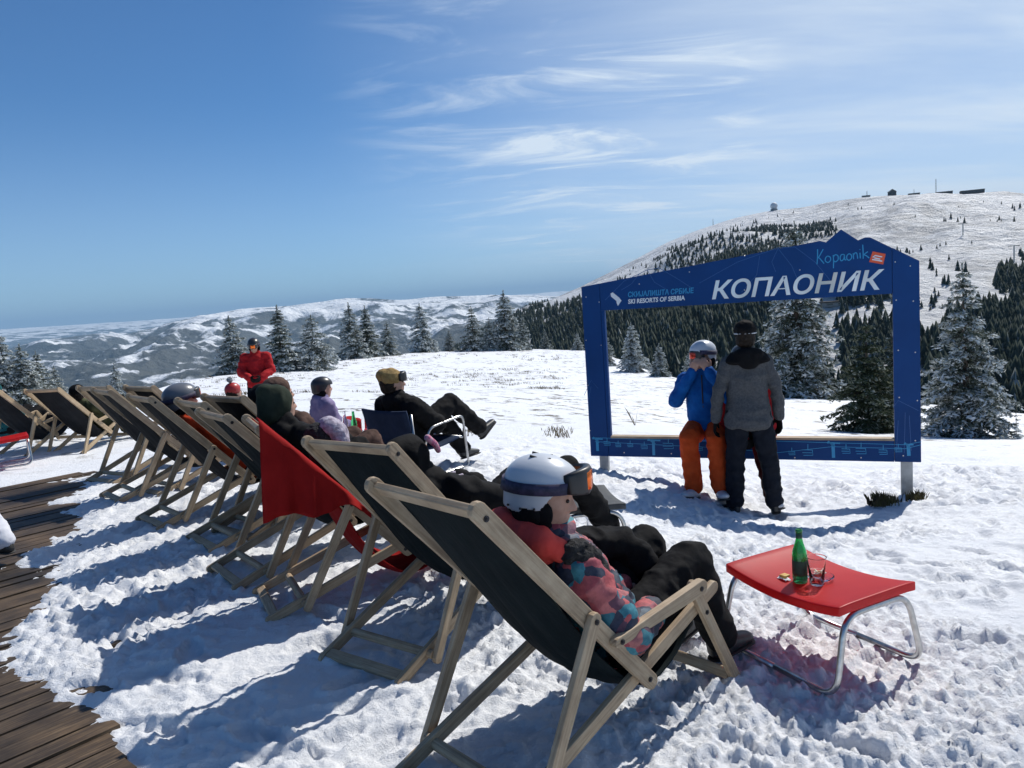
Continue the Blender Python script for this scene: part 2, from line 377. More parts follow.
def mtn_mat():
    m=mat('mountain_snow',(.8,.84,.9),.6); geo=N(m,'ShaderNodeNewGeometry'); pos=geo.outputs['Position']
    n=noise(m,.012,8,.65,vec=pos,mp=(1,1,2.5)); n2=noise(m,.0035,4,.6,vec=pos)
    base=ramp(m,n,[(.3,(.74,.78,.84)),(.55,(.85,.87,.9)),(.8,(.88,.9,.93))])
    # wind-scoured bands of grass and heather
    q=N(m,'ShaderNodeMath',operation='ADD'); LK(m,noise(m,.03,7,.72,vec=pos),q.inputs[0]); LK(m,n2,q.inputs[1])
    f=ramp(m,q.outputs[0],[(.0,(0,0,0)),(.56,(0,0,0)),(.61,(1,1,1))]); 
    f=ramp(m,f,[(0,(0,0,0)),(1,(.62,.62,.62))])
    sc=N(m,'ShaderNodeSeparateColor')
    r2=ramp(m,q.outputs[0],[(.0,(0,0,0)),(1.0,(1,1,1))]); 
    mr=N(m,'ShaderNodeMapRange',interpolation_type='SMOOTHSTEP'); LK(m,q.outputs[0],mr.inputs[0]); mr.inputs[1].default_value=.98; mr.inputs[2].default_value=1.16; mr.inputs[4].default_value=.62
    mx=N(m,'ShaderNodeMix',data_type='RGBA'); LK(m,mr.outputs[0],mx.inputs['Factor']); LK(m,base,mx.inputs['A']); mx.inputs['B'].default_value=(.26,.27,.29,1)
    LK(m,mx.outputs['Result'],BS(m).inputs['Base Color'])
    bump(m,noise(m,.05,8,.68,vec=pos,mp=(1,1,1)),1.0,30.0); return m
def far_mat():
    m=mat('far_hills_cover',(.5,.5,.5),.8); geo=N(m,'ShaderNodeNewGeometry'); pos=geo.outputs['Position']
    sp=N(m,'ShaderNodeSeparateXYZ'); LK(m,pos,sp.inputs[0])
    n=noise(m,.0019,9,.66,vec=pos,dist=.8); n2=noise(m,.006,6,.7,vec=pos)
    # forest below, open snow fields higher up and in clearings
    a=N(m,'ShaderNodeMapRange'); LK(m,sp.outputs[2],a.inputs[0]); a.inputs[1].default_value=-420; a.inputs[2].default_value=240; a.inputs[3].default_value=-.10; a.inputs[4].default_value=.20; a.clamp=True
    q=N(m,'ShaderNodeMath',operation='ADD'); LK(m,n,q.inputs[0]); LK(m,a.outputs[0],q.inputs[1])
    q2=N(m,'ShaderNodeMath',operation='MULTIPLY_ADD'); LK(m,n2,q2.inputs[0]); q2.inputs[1].default_value=.22; LK(m,q.outputs[0],q2.inputs[2])
    c=ramp(m,q2.outputs[0],[(.0,(.028,.036,.034)),(.63,(.045,.05,.045)),(.67,(.5,.53,.57)),(.71,(.84,.86,.88))])
    LK(m,c,BS(m).inputs['Base Color']); bump(m,noise(m,.004,7,.65,vec=pos),.9,110); return m
M_mtn=mtn_mat(); M_far=far_mat()
rs=np.exp(np.linspace(math.log(.9),math.log(150),1180))
fan('snow_ground',rs,math.radians(-62),math.radians(58),520,lambda x,y: near_h(x,y)*(1-sm(130,340,np.hypot(x,y)))+mount_h(x,y)*sm(130,340,np.hypot(x,y))+detail_h(x,y),M_snow)
# behind and beside the camera
rs=np.linspace(.0,60,40); 
fan('snow_ground_behind',np.exp(np.linspace(math.log(.9),math.log(150),60)),math.radians(58),math.radians(298),120,lambda x,y: near_h(x,y)-.02,M_snow)
rs=np.exp(np.linspace(math.log(148),math.log(3400),330))
fan('snowy_mountain',rs,math.radians(-75),math.radians(75),620,lambda x,y: ground_h(x,y)-.2-.0*x,M_mtn)
rs=np.concatenate([np.linspace(3000,15000,330),np.exp(np.linspace(math.log(15200),math.log(60000),90))])
fan('distant_mountains',rs,math.radians(-60),math.radians(60),700,far_h,M_far)
# haze
bm=bmesh.new(); box(bm,(0,30000,0),(150000,64000,2)); me=bpy.data.meshes.new('haze')
bm.free(); bm=bmesh.new(); zb,zt=-1900,900
box(bm,(0,29000,(zb+zt)/2),(130000,66000,zt-zb)); hz=obj('haze',bm); tag(hz,kind='stuff')
hm=bpy.data.materials.new('haze'); hm.use_nodes=True; hn=hm.node_tree; hn.nodes.clear(); ho=hn.nodes.new('ShaderNodeOutputMaterial'); pv=hn.nodes.new('ShaderNodeVolumePrincipled')
pv.inputs['Color'].default_value=(.44,.71,1.0,1); pv.inputs['Density'].default_value=HAZE; pv.inputs['Anisotropy'].default_value=.0
hn.links.new(pv.outputs[0],ho.inputs['Volume']); hz.data.materials.append(hm)
def mount_hit(px,py,r0=150,r1=1800):
    d=ray(px,py); h=math.hypot(d.x,d.y); rr=np.linspace(r0,r1,1600); x=d.x/h*rr;y=d.y/h*rr;z=CH+d.z/h*rr; g=ground_h(x,y); i=np.argmax(g>=z)
    return Vector((x[i],y[i],g[i])) if g[i]>=z[i] else None
# ------------------------------------------------------------ furniture materials
def wood_mat(name,c1,c2,c3):
    m=mat(name,c1,.62); tc=N(m,'ShaderNodeTexCoord'); oi=N(m,'ShaderNodeObjectInfo')
    g=N(m,'ShaderNodeMapping'); g.inputs['Scale'].default_value=(3,60,1); LK(m,tc.outputs['UV'],g.inputs[0])
    ad=N(m,'ShaderNodeVectorMath',operation='ADD'); LK(m,g.outputs[0],ad.inputs[0])
    sc=N(m,'ShaderNodeVectorMath',operation='SCALE'); LK(m,oi.outputs['Location'],sc.inputs[0]); sc.inputs['Scale'].default_value=13; LK(m,sc.outputs[0],ad.inputs[1])
    n=noise(m,1.4,6,.62,vec=ad.outputs[0],dist=.8)
    c=ramp(m,n,[(.25,c1),(.5,c2),(.75,c3)])
    n2=noise(m,7,5,.65); mx=N(m,'ShaderNodeMix',data_type='RGBA',blend_type='MULTIPLY'); mx.inputs['Factor'].default_value=.8
    LK(m,c,mx.inputs['A']); LK(m,ramp(m,n2,[(.3,(.62,.60,.58)),(.6,(1,1,1))]),mx.inputs['B']); LK(m,mx.outputs['Result'],BS(m).inputs['Base Color'])
    bump(m,n,.35,.002); return m
M_wood=wood_mat('weathered_beech',(.22,.15,.09),(.41,.305,.195),(.52,.42,.29))
M_woodl=wood_mat('pale_beech',(.30,.21,.12),(.50,.37,.23),(.62,.48,.32))
M_deck=wood_mat('deck_wood',(.022,.014,.008),(.085,.055,.030),(.21,.15,.09))
_n=noise(M_deck,1.1,6,.7); _b=BS(M_deck).inputs['Base Color']; _s=_b.links[0].from_socket; _m=N(M_deck,'ShaderNodeMix',data_type='RGBA',blend_type='MULTIPLY'); _m.inputs['Factor'].default_value=1; LK(M_deck,_s,_m.inputs['A']); LK(M_deck,ramp(M_deck,_n,[(.36,(.22,.21,.20)),(.5,(.8,.8,.8)),(.62,(1.3,1.25,1.15))]),_m.inputs['B']); LK(M_deck,_m.outputs['Result'],_b)
def canvas_mat(name,c,c2):
    m=mat(name,c,.85); BS(m).inputs['Specular IOR Level'].default_value=.1
    tc=N(m,'ShaderNodeTexCoord')
    n=noise(m,6,4,.6); col=ramp(m,n,[(.3,c),(.7,c2)]); LK(m,col,BS(m).inputs['Base Color'])
    w1=noise(m,700,2,.5,vec=tc.outputs['UV'],mp=(1,.3,1)); h=bump(m,noise(m,9,3,.6,mp=(1,3,1)),.5,.012); bump(m,w1,.25,.001,h); return m
M_canvas=canvas_mat('black_green_canvas',(.006,.010,.012),(.010,.016,.018))
M_canvas_b=canvas_mat('charcoal_canvas',(.016,.017,.019),(.028,.029,.031))
M_red=canvas_mat('red_canvas',(.22,.007,.007),(.30,.012,.011))
M_bolt=mottled('dark_bolt',(.03,.03,.033),(.08,.08,.085),60,.4,metal=.9)
M_steel=mottled('brushed_steel',(.42,.42,.42),(.58,.58,.57),30,.28,.1,.001,metal=1.0)
M_navy=canvas_mat('navy_sling',(.018,.03,.06),(.03,.045,.085))
# ------------------------------------------------------------ beams
def stadium(P,Q,w,n=6,w2=None):
    P=Vector(P);Q=Vector(Q);d=(Q-P).normalized();nn=Vector((-d.y,d.x)); w2=w2 or w; out=[]
    for i in range(n+1):
        a=math.pi/2+math.pi*i/n; out.append(P+(math.cos(a)*d+math.sin(a)*nn)*w/2)
    for i in range(n+1):
        a=-math.pi/2+math.pi*i/n; out.append(Q+(math.cos(a)*d+math.sin(a)*nn)*w2/2)
    return out
def beam_bm(P,Q,w,y,t,bev=.004,w2=None,ext=0):
    P=Vector(P);Q=Vector(Q);d=(Q-P).normalized();P=P-d*ext;Q=Q+d*ext
    o=stadium(P,Q,w,6,w2); bm=bmesh.new(); a=[bm.verts.new((p.x,y-t/2,p.y)) for p in o]; b=[bm.verts.new((p.x,y+t/2,p.y)) for p in o]
    bm.faces.new(a); bm.faces.new(b[::-1]); L=len(o)
    for i in range(L): bm.faces.new((a[(i+1)%L],a[i],b[i],b[(i+1)%L]))
    bmesh.ops.recalc_face_normals(bm,faces=bm.faces)
    es=[e for e in bm.edges if abs(e.verts[0].co.y-e.verts[1].co.y)<1e-6]
    bmesh.ops.bevel(bm,geom=es,offset=bev,segments=2,profile=.6,affect='EDGES')
    uv=bm.loops.layers.uv.new('UVMap'); nn=Vector((-d.y,d.x)); off=random.random()*20
    for f in bm.faces:
        for l in f.loops:
            c=l.vert.co; p=Vector((c.x,c.z))-P; l[uv].uv=(p.dot(d)+off,p.dot(nn)+c.y+off*.37)
    return bm
def bar_bm(x,z,y0,y1,r,flat=None):
    bm=bmesh.new()
    if flat: box(bm,(x,(y0+y1)/2,z),(flat[0],abs(y1-y0),flat[1]),Matrix.Rotation(flat[2],3,'Y'),.006)
    else: tube(bm,[(x,y0+(y1-y0)*i/4,z) for i in range(5)],r,12)
    uv=bm.loops.layers.uv.new('UVMap'); off=random.random()*20
    for f in bm.faces:
        for l in f.loops: c=l.vert.co; l[uv].uv=(c.y+off,c.x+c.z+off*.3)
    return bm
SX=.65
def S(s,z): return (s+SX,z)
def catmull(P,n=8):
    P=[Vector(p) for p in P]; P=[2*P[0]-P[1]]+P+[2*P[-1]-P[-2]]; o=[]
    for i in range(1,len(P)-2):
        for k in range(n):
            t=k/n; a,b,c,d=P[i-1:i+3]
            o.append(.5*((2*b)+(c-a)*t+(2*a-5*b+4*c-d)*t*t+(3*b-a-3*c+d)*t**3))
    o.append(P[-2]); return o
def sheet(name,grid,th,m,parent,seed=0,amp=0):
    # grid: rows x cols of points -> thick cloth
    g=np.array([[tuple(p) for p in r] for r in grid]); R,C=g.shape[:2]
    du=np.gradient(g,axis=0);dvv=np.gradient(g,axis=1); n=np.cross(du,dvv); n/=np.linalg.norm(n,axis=2,keepdims=True)+1e-9
    if amp: g=g+n*(amp*2*fbm(g[...,0]*9,g[...,1]*9,g[...,2]*9,3,seed))[...,None]
    a=g+n*th/2;b=g-n*th/2; V=np.concatenate([a.reshape(-1,3),b.reshape(-1,3)]); F=[]
    K=R*C
    for i in range(R-1):
        for j in range(C-1):
            q=i*C+j; F.append((q,q+1,q+C+1,q+C)); F.append((K+q,K+q+C,K+q+C+1,K+q+1))
    for i in range(R-1):
        for j in (0,C-1):
            q=i*C+j; f=(q,q+C,K+q+C,K+q); F.append(f if j==0 else f[::-1])
    for j in range(C-1):
        for i in (0,R-1):
            q=i*C+j; f=(q,K+q,K+q+1,q+1); F.append(f if i==0 else f[::-1])
    me=npmesh(name,V,F); uv=me.uv_layers.new(name='UVMap'); li=np.empty(len(me.loops),np.int32); me.loops.foreach_get('vertex_index',li); li=li%K
    uv.data.foreach_set('uv',np.stack([(li//C)/R*1.3,(li%C)/C*.6],-1).astype(np.float32).ravel())
    return obj(name,me,m,parent,True)
def sling(profile,y0,sag,parent,m,name='canvas_seat',seed=0,amp=.004):
    pr=catmull(profile,7); rows=[]
    for i,p in enumerate(pr):
        t=i/(len(pr)-1); e=math.sin(math.pi*min(1,max(0,t)))**.7; row=[]
        a=pr[max(i-1,0)];b=pr[min(i+1,len(pr)-1)]; d=(b-a).normalized(); nn=Vector((-d.y,d.x))*(-1 if (-d.y)*.3+d.x*1<0 else 1)
        for j in range(25):
            y=-y0+2*y0*j/24; k=1-(y/y0)**2; q=p-nn*(sag*k+.0035*math.sin(y*62+seed)*k+.002*math.sin(y*131+3*t))*e; row.append((q.x,y,q.y))
        rows.append(row)
    return sheet(name,rows,.004,m,parent,seed,amp)
PROF=[S(-1.235,1.018),S(-1.06,.79),S(-.88,.55),S(-.72,.35),S(-.53,.20),S(-.33,.24),S(-.12,.435)]
def deck_chair(label,x,y,z,az,m_can,m_wd,group='folding deck chairs in the sun',arms=True,bolts=True,prof=PROF,sag=.045,mir=False,tilt=0):
    t=thing('deck_chair',label,'deck chair',(x,y,z),math.radians(90-az),group); t.rotation_euler=(0,math.radians(tilt),math.radians(90-az))
    for s in (-1,1):
        r=obj('back_rail',beam_bm(S(-1.26,1.015),S(-.54,.23),.058,s*.268,.024,ext=.0),m_wd,t)
        q=obj('base_rail',beam_bm(S(-1.31,.005),S(-.10,.43),.05,s*.242,.024),m_wd,t)
        l=obj('rear_leg',beam_bm(S(-.84,.563),S(-1.12,.045),.05,s*.294,.024,w2=.044),m_wd,t)
        f=None
        if arms:
            f=obj('front_leg',beam_bm(S(-.265,.49),S(0,.025),.046,s*.267,.023),m_wd,t)
            g=obj('armrest',beam_bm(S(-.74,.452),S(-.255,.492),.034,s*.294,.030,w2=.056),m_wd,t)
        if bolts:
            for par,(bs,bz),yy in [(r,(-1.24,.99),.281),(r,(-.555,.245),.281),(l,(-.84,.558),.307)]+([(g,(-.725,.452),.310),(g,(-.268,.49),.310),(f,(-.195,.368),.279)] if arms else []):
                b=bmesh.new(); tube(b,[(bs+SX,s*yy-s*.004,bz),(bs+SX,s*yy+s*.003,bz)],.0095,12); tube(b,[(bs+SX,s*yy+s*.002,bz),(bs+SX,s*yy+s*.006,bz)],.005,6); obj('bolt',b,M_bolt,par)
    obj('top_bar',bar_bm(SX-1.245,1.003,-.255,.255,.02,(.052,.026,math.radians(48))),m_wd,t)
    obj('front_bar',bar_bm(SX-.125,.425,-.229,.229,.018),m_wd,t)
    obj('cross_bar',bar_bm(SX-1.125,.062,-.281,.281,.021),m_wd,t)
    obj('foot_bar',bar_bm(SX-1.285,.022,-.229,.229,.02,(.05,.028,-.35)),m_wd,t)
    if arms: obj('foot_bar',bar_bm(SX-.02,.045,-.254,.254,.02,(.045,.026,-1.05)),m_wd,t)
    c=sling(prof,.226,sag,t,m_can,seed=int(abs(x*100)))
    # hem seams on the canvas
    pr=catmull(prof,7)
    for s in (-1,1):
        b=bmesh.new(); tube(b,[(p.x,s*.225,p.y) for p in pr],.0045,6); obj('hem',b,m_can,c,True)
    return t
def frame_at(x,y,az):   # chair space -> world
    a=math.radians(90-az); return Matrix.Translation((x,y,0))@Matrix.Rotation(a,4,'Z')
# chair 1 from its near front foot; the others from the middle between their rear feet
def mid_from_E(ex,ey,az):
    a=math.radians(az); u=Vector((math.sin(a),math.cos(a))); p=Vector((ex,ey))+u*.47; return p.x,p.y
a=math.radians(48); u=Vector((math.sin(a),math.cos(a))); nr=Vector((u.y,-u.x)); p=Vector((.837,2.904))-u*.65-nr*.3
C1=(p.x,p.y,48)
C2=(*mid_from_E(-.65,3.415,36),36); C3=(*mid_from_E(-1.29,4.19,64),64); C4=(*mid_from_E(-1.71,4.70,52),52); C5=(*mid_from_E(-2.15,5.44,49),49)
C6=(*mid_from_E(-2.84,6.14,47),47); C7=(*mid_from_E(-3.70,7.2,47),47)
CL1=(*mid_from_E(-6.75,10.1,14),14); CL2=(*mid_from_E(-6.08,10.25,14),14)
def cz(c): return snow_z(c[0],c[1])
# compacted snow level under a chair is the ground sheet itself
deck_chair('weathered black canvas deck chair nearest the red footstool, under the person in patterned jacket',C1[0],C1[1],cz(C1)+.005,C1[2],M_canvas,M_wood)
deck_chair('weathered deck chair with sagging black-green canvas directly behind the nearest chair',C2[0],C2[1],cz(C2)+.005,C2[2],M_canvas,M_wood,arms=True)
PR3=[S(-1.235,1.018),S(-1.06,.78),S(-.88,.52),S(-.74,.26),S(-.53,.09),S(-.33,.16),S(-.12,.435)]
deck_chair('deck chair with bright red canvas and a red cloth over its near side',C3[0],C3[1],cz(C3)+.005,C3[2],M_red,M_wood,prof=PR3,arms=False)
deck_chair('black canvas deck chair just beyond the red one, under the person in green helmet',C4[0],C4[1],cz(C4)+.005,C4[2],M_canvas,M_wood,arms=False)
deck_chair('second black canvas deck chair beyond the red one, nearest the red and white hat',C5[0],C5[1],cz(C5),C5[2],M_canvas,M_wood,arms=False)
deck_chair('black canvas deck chair holding the person in grey helmet and orange-red jacket',C6[0],C6[1],cz(C6),C6[2],M_canvas_b,M_wood,arms=False)
deck_chair('farthest deck chair of the long row, thin black back seen almost edge on',C7[0],C7[1],cz(C7),C7[2],M_canvas_b,M_wood,arms=False,bolts=False)
deck_chair('pale wooden deck chair with black canvas at the left edge beside the red bench',CL1[0],CL1[1],cz(CL1)-.06,CL1[2],M_canvas_b,M_woodl,bolts=False,tilt=-6)
deck_chair('pale wooden deck chair with black canvas and the person in olive trousers',CL2[0],CL2[1],cz(CL2)-.06,CL2[2],M_canvas_b,M_woodl,bolts=False,tilt=-6)
# chairs turned behind the row
p=at(150,418,8.6); deck_chair('small black deck chair behind the row, left of the person in red jacket',p.x,p.y,snow_z(p.x,p.y),30,M_canvas_b,M_wood,bolts=False)
p=at(300,440,6.0); CK=(p.x,p.y,40)
deck_chair('deck chair behind the row under the person in brown jacket',p.x,p.y,snow_z(p.x,p.y),40,M_canvas_b,M_wood,bolts=False)
p=at(205,432,7.7); 
deck_chair('deck chair between the grey helmet and the pompom hat, only its pale rails showing',p.x,p.y,snow_z(p.x,p.y),38,M_canvas_b,M_woodl,bolts=False)
# red cloth draped over the near rail of the red chair
T3=Matrix.Translation((C3[0],C3[1],cz(C3)))@Matrix.Rotation(math.radians(90-C3[2]),4,'Z')
grid=[]
for i in range(26):
    t=i/25; A=Vector((S(-1.27,1.07)[0],0,1.07)).lerp(Vector((S(-.74,.50)[0],0,.50)),t); row=[]
    fold=.018*math.sin(t*17)+.012*math.sin(t*31+1)
    low=.555+.01*t
    for j in range(20):
        v=j/19
        if v<.2: q=Vector((A.x-.0,-.20-.11*(v/.2),A.z+.006+.01*math.sin(v/.2*math.pi)))
        else:
            k=(v-.2)/.8; zl=min(low+.02*math.sin(t*9),A.z-.03); q=Vector((A.x-.035*k*(1-t),-.315-fold*k*1.6-.012*k,A.z+(zl-A.z)*k))
        row.append(T3@q)
    grid.append(row)
rb=sheet('red_blanket',grid,.006,M_red,None,3,.006); tag(rb,'red cloth hanging over the near rail of the red deck chair','blanket')
# ------------------------------------------------------------ footstools
M_redplastic=mottled('red_plastic',(.50,.012,.014),(.56,.02,.02),8,.38,.08,.002)
def footstool(label,loc,rz,mtop,L=.60,W=.43,h=.37,sagd=.035,name='footstool'):
    t=thing(name,label,'footstool',loc,rz,None)
    # top: shell concave along its length with rounded skirt
    bm=bmesh.new(); nx,ny=10,18; V={}
    for j in range(ny+1):
        v=-1+2*j/ny; z=h-sagd*(1-v*v); flare=1+.02*v*v
        for i in range(nx+1):
            uu=-1+2*i/nx; V[i,j]=bm.verts.new((uu*W/2*flare,v*L/2,z-.004*abs(uu)**6))
    for j in range(ny):
        for i in range(nx): bm.faces.new((V[i,j],V[i+1,j],V[i+1,j+1],V[i,j+1]))
    r=bmesh.ops.extrude_face_region(bm,geom=list(bm.faces)); vs=[g for g in r['geom'] if isinstance(g,bmesh.types.BMVert)]
    bmesh.ops.translate(bm,verts=vs,vec=(0,0,-.038))
    bmesh.ops.recalc_face_normals(bm,faces=bm.faces)
    es=[e for e in bm.edges if len(e.link_faces)==2 and e.calc_face_angle(0)>1.0]
    bmesh.ops.bevel(bm,geom=es,offset=.006,segments=3,profile=.5,affect='EDGES')
    obj('stool_top',bm,mtop,t,True)
    for s in (-1,1):
        y=s*(L/2-.015); pts=[(-W/2-.035,0,.022),(-W/2-.035,y+s*.02,.022),(-W/2+.035,y+s*.004,h-.052),(W/2-.035,y+s*.004,h-.052),(W/2+.035,y+s*.02,.022),(W/2+.035,0,.022)]
        b=bmesh.new(); tube(b,rcorner(pts,.085,8),.0125,12); obj('tube_frame',b,M_steel,t,True)
    return t
FS=Vector((1.215,3.10,0)); FS.z=snow_z(FS.x,FS.y)+.018
_nt=M_redplastic.node_tree; _tr=N(M_redplastic,'ShaderNodeBsdfTranslucent'); _tr.inputs[0].default_value=(.85,.03,.05,1); _mx=N(M_redplastic,'ShaderNodeMixShader'); _mx.inputs[0].default_value=.38
LK(M_redplastic,BS(M_redplastic).outputs[0],_mx.inputs[1]); LK(M_redplastic,_tr.outputs[0],_mx.inputs[2]); LK(M_redplastic,_mx.outputs[0],_nt.nodes['Material Output'].inputs['Surface'])
footstool('red plastic footstool on a steel tube frame with the green bottle on it',FS,math.radians(27),M_redplastic)
q=Vector((.40,4.80,0)); q.z=snow_z(q.x,q.y); footstool('grey topped footstool on steel tubes behind the person in the white helmet',q,math.radians(8),mottled('grey_sling',(.04,.045,.05),(.06,.065,.07),30,.7),.5,.42,.37,.015)
# bottle, glass, saucer, paper on the red footstool
def fsw(lx,ly,z=None):
    c,s=math.cos(math.radians(27)),math.sin(math.radians(27)); v=ly/.28
    return Vector((FS.x+lx*c-ly*s,FS.y+lx*s+ly*c,FS.z+(.37-.035*(1-v*v)+.0008 if z is None else z)))
M_gg=mat('green_glass',(.10,.72,.25),.06,0,Transmission_Weight=.85,IOR=1.5); 
M_glass=mat('clear_glass',(.96,.98,.98),.03,0,Transmission_Weight=1,IOR=1.22)
BL=(-.075,.015)
M_label=mottled('dark_label',(.02,.05,.03),(.03,.07,.04),40,.6)
bo=thing('beer_bottle','green glass bottle standing by the clear tumbler on the red footstool','bottle',fsw(*BL))
b=bmesh.new(); lathe(b,[(0,.0),(.026,0),(.0295,.004),(.030,.02),(.030,.115),(.028,.135),(.018,.165),(.0135,.185),(.0125,.212),(.0145,.214),(.0145,.224),(.0125,.226),(.0105,.226),(.0105,.19),(.015,.165),(.027,.12),(.027,.008),(0,.006)],24); obj('glass_body',b,M_gg,bo,True)
b=bmesh.new(); lathe(b,[(.0303,.035),(.0306,.036),(.0306,.095),(.0303,.096)],24); obj('label_band',b,M_label,bo,True)
b=bmesh.new(); lathe(b,[(.0128,.188),(.0133,.19),(.0130,.212)],20); obj('neck_band',b,M_label,bo,True)
b=bmesh.new(); lathe(b,[(0,0),(.024,0),(.027,.004),(.038,.115),(.040,.118),(.0385,.1185),(.0365,.115),(.025,.014),(0,.012)],26)
g=obj('tumbler',b,M_glass,None,True); g.location=fsw(BL[0]+.028,BL[1]-.062); tag(g,'clear glass tumbler just behind the green bottle','glass')
b=bmesh.new(); lathe(b,[(0,0),(.035,0),(.052,.012),(.055,.016),(.053,.017),(.034,.005),(0,.004)],26)
g=obj('saucer',b,M_glass,None,True); g.location=fsw(BL[0]+.085,BL[1]-.03); tag(g,'small clear glass ashtray dish right of the green bottle','dish')
b=bmesh.new()
for i in range(5): box(b,(random.uniform(-.02,.02),random.uniform(-.02,.02),.006+.004*i),(.034,.007,.007),Matrix.Rotation(random.uniform(0,3),3,'Z'),.002)
o=obj('cigarette_stub',b,mottled('stub_paper',(.75,.72,.66),(.6,.4,.2),60,.8)); o.location=fsw(BL[0]+.085,BL[1]-.03)+Vector((0,0,.004)); tag(o,'pale cigarette ends lying in the glass dish','cigarette ends',kind='stuff')
b=bmesh.new(); box(b,(0,0,0),(.035,.03,.012),Matrix.Rotation(.5,3,'Z'),.004); o=obj('lemon_wedge',b,mottled('amber_peel',(.5,.25,.04),(.6,.4,.1),50,.6)); o.location=fsw(BL[0]-.02,BL[1]+.065)+Vector((0,0,.009)); tag(o,'small amber scrap lying left of the green bottle','scrap')
grid=[[(fsw(BL[0]-.05+.03*i/6,BL[1]+.03+.05*j/6)+Vector((0,0,.004+.004*math.sin(i+j*.7)))) for j in range(7)] for i in range(7)]
o=sheet('paper_scrap',grid,.0012,mottled('white_paper',(.75,.75,.75),(.82,.82,.82),20,.8),None); tag(o,'small white curled paper lying left of the green bottle','paper')
# ------------------------------------------------------------ low steel armchair
MCP=at(418,474,7.25); MC=(MCP.x,MCP.y,snow_z(MCP.x,MCP.y)); MCAZ=40
t=thing('armchair','low steel tube armchair with navy back under the man in the gold beanie','armchair',MC,math.radians(90-MCAZ))
for s in (-1,1):
    b=bmesh.new(); tube(b,rcorner([(-.22,s*.33,.25),(-.12,s*.34,.47),(.32,s*.34,.52),(.36,s*.34,.02),(-.25,s*.34,.015),(-.30,s*.34,.10),(-.30,s*.30,.62)],.06,6),.0115,12); obj('side_frame',b,M_steel,t,True)
pr=catmull([(-.36,.66),(-.30,.45),(-.24,.30),(.02,.27),(.30,.31)],6)
c=sheet('sling_seat',[[(p.x,-.305+.61*j/8,p.y-.015*(1-((j-4)/4)**2)) for j in range(9)] for p in pr],.018,M_navy,t,1,.0)
b=bmesh.new(); tube(b,[(.30,-.34,.31),(.30,.34,.31)],.011,10); tube(b,[(-.26,-.34,.30),(-.26,.34,.30)],.011,10); obj('cross_tube',b,M_steel,t,True)
# red bench at the far left with steel legs
def bench(px,py,Yv,L,rz,label):
    p=at(px,py,Yv); z=snow_z(p.x,p.y); footstool(label,(p.x,p.y,z),rz,M_redplastic,L,.42,.38,.03)
bench(-10,446,9.3,.8,math.radians(-55),'low red plastic bench on steel legs at the left edge beside the pale deck chairs')
# small drinks table by the purple child
p=at(357,452,7.6); p.z=snow_z(p.x,p.y); TB=p.copy()
footstool('small red topped side table with bottles beside the purple child',p,math.radians(30),M_redplastic,.44,.36,.37,.015)
for i,(dx,dy,mm,lb) in enumerate([(-.10,.03,M_glass,'leftmost clear bottle on the side table by the purple child'),(.0,-.02,M_gg,'middle green bottle on the side table by the purple child'),(.09,.05,M_glass,'rightmost clear bottle on the side table by the purple child')]):
    b=bmesh.new(); lathe(b,[(0,.0),(.028,0),(.030,.02),(.030,.12),(.016,.17),(.0125,.215),(.0145,.222),(.0115,.226),(0,.224)],14); o=obj('bottle',b,mm,None,True); o.location=(p.x+dx,p.y+dy,p.z+.362); tag(o,lb,'bottle','bottles on the side table')
# ------------------------------------------------------------ wooden deck
bm=bmesh.new(); pd=Vector((math.sin(math.radians(41)),math.cos(math.radians(41)))); ed=(DB-DA).normalized(); rnd=random.Random(5)
w=.125; kk=0; s=-2.6
uvl=bm.loops.layers.uv.new('UVMap')
while s<6.4:
    wj=w*rnd.uniform(.93,1.05); e=DA+ed*s/max(.3,abs(ed.dot(Vector((-pd.y,pd.x)))))
    L=9.5; endj=rnd.uniform(.30,.50)
    A=e+pd*(endj); z=-.035+rnd.uniform(-.006,.006)
    nb=len(bm.verts); c=A-pd*L/2; ang=math.atan2(pd.y,pd.x)
    r=bmesh.ops.create_cube(bm,size=1); vs=r['verts']
    bmesh.ops.subdivide_edges(bm,edges=[e2 for e2 in set(e3 for v in vs for e3 in v.link_edges) if abs((e2.verts[0].co-e2.verts[1].co).x)>.5],cuts=24)
    vs=bm.verts[:] [nb:] if False else [v for v in bm.verts if v.index==-1 or True][nb:]
    bmesh.ops.transform(bm,matrix=Matrix.Translation((c.x,c.y,z-.02))@Matrix.Rotation(ang,4,'Z')@Matrix.Rotation(rnd.uniform(-.02,.02),4,'X')@Matrix.Diagonal((L,wj-.012,.04,1)),verts=vs)
    off=rnd.random()*50
    for f in set(f for v in vs for f in v.link_faces):
        for l in f.loops:
            q=Vector((l.vert.co.x,l.vert.co.y)); l[uvl].uv=(q.dot(pd)+off,q.dot(Vector((-pd.y,pd.x)))+off*.31+l.vert.co.z)
    s+=w*1.0; kk+=1
dk=obj('wooden_deck',bm,M_deck); tag(dk,'dark weathered plank deck half covered by trodden snow','deck')
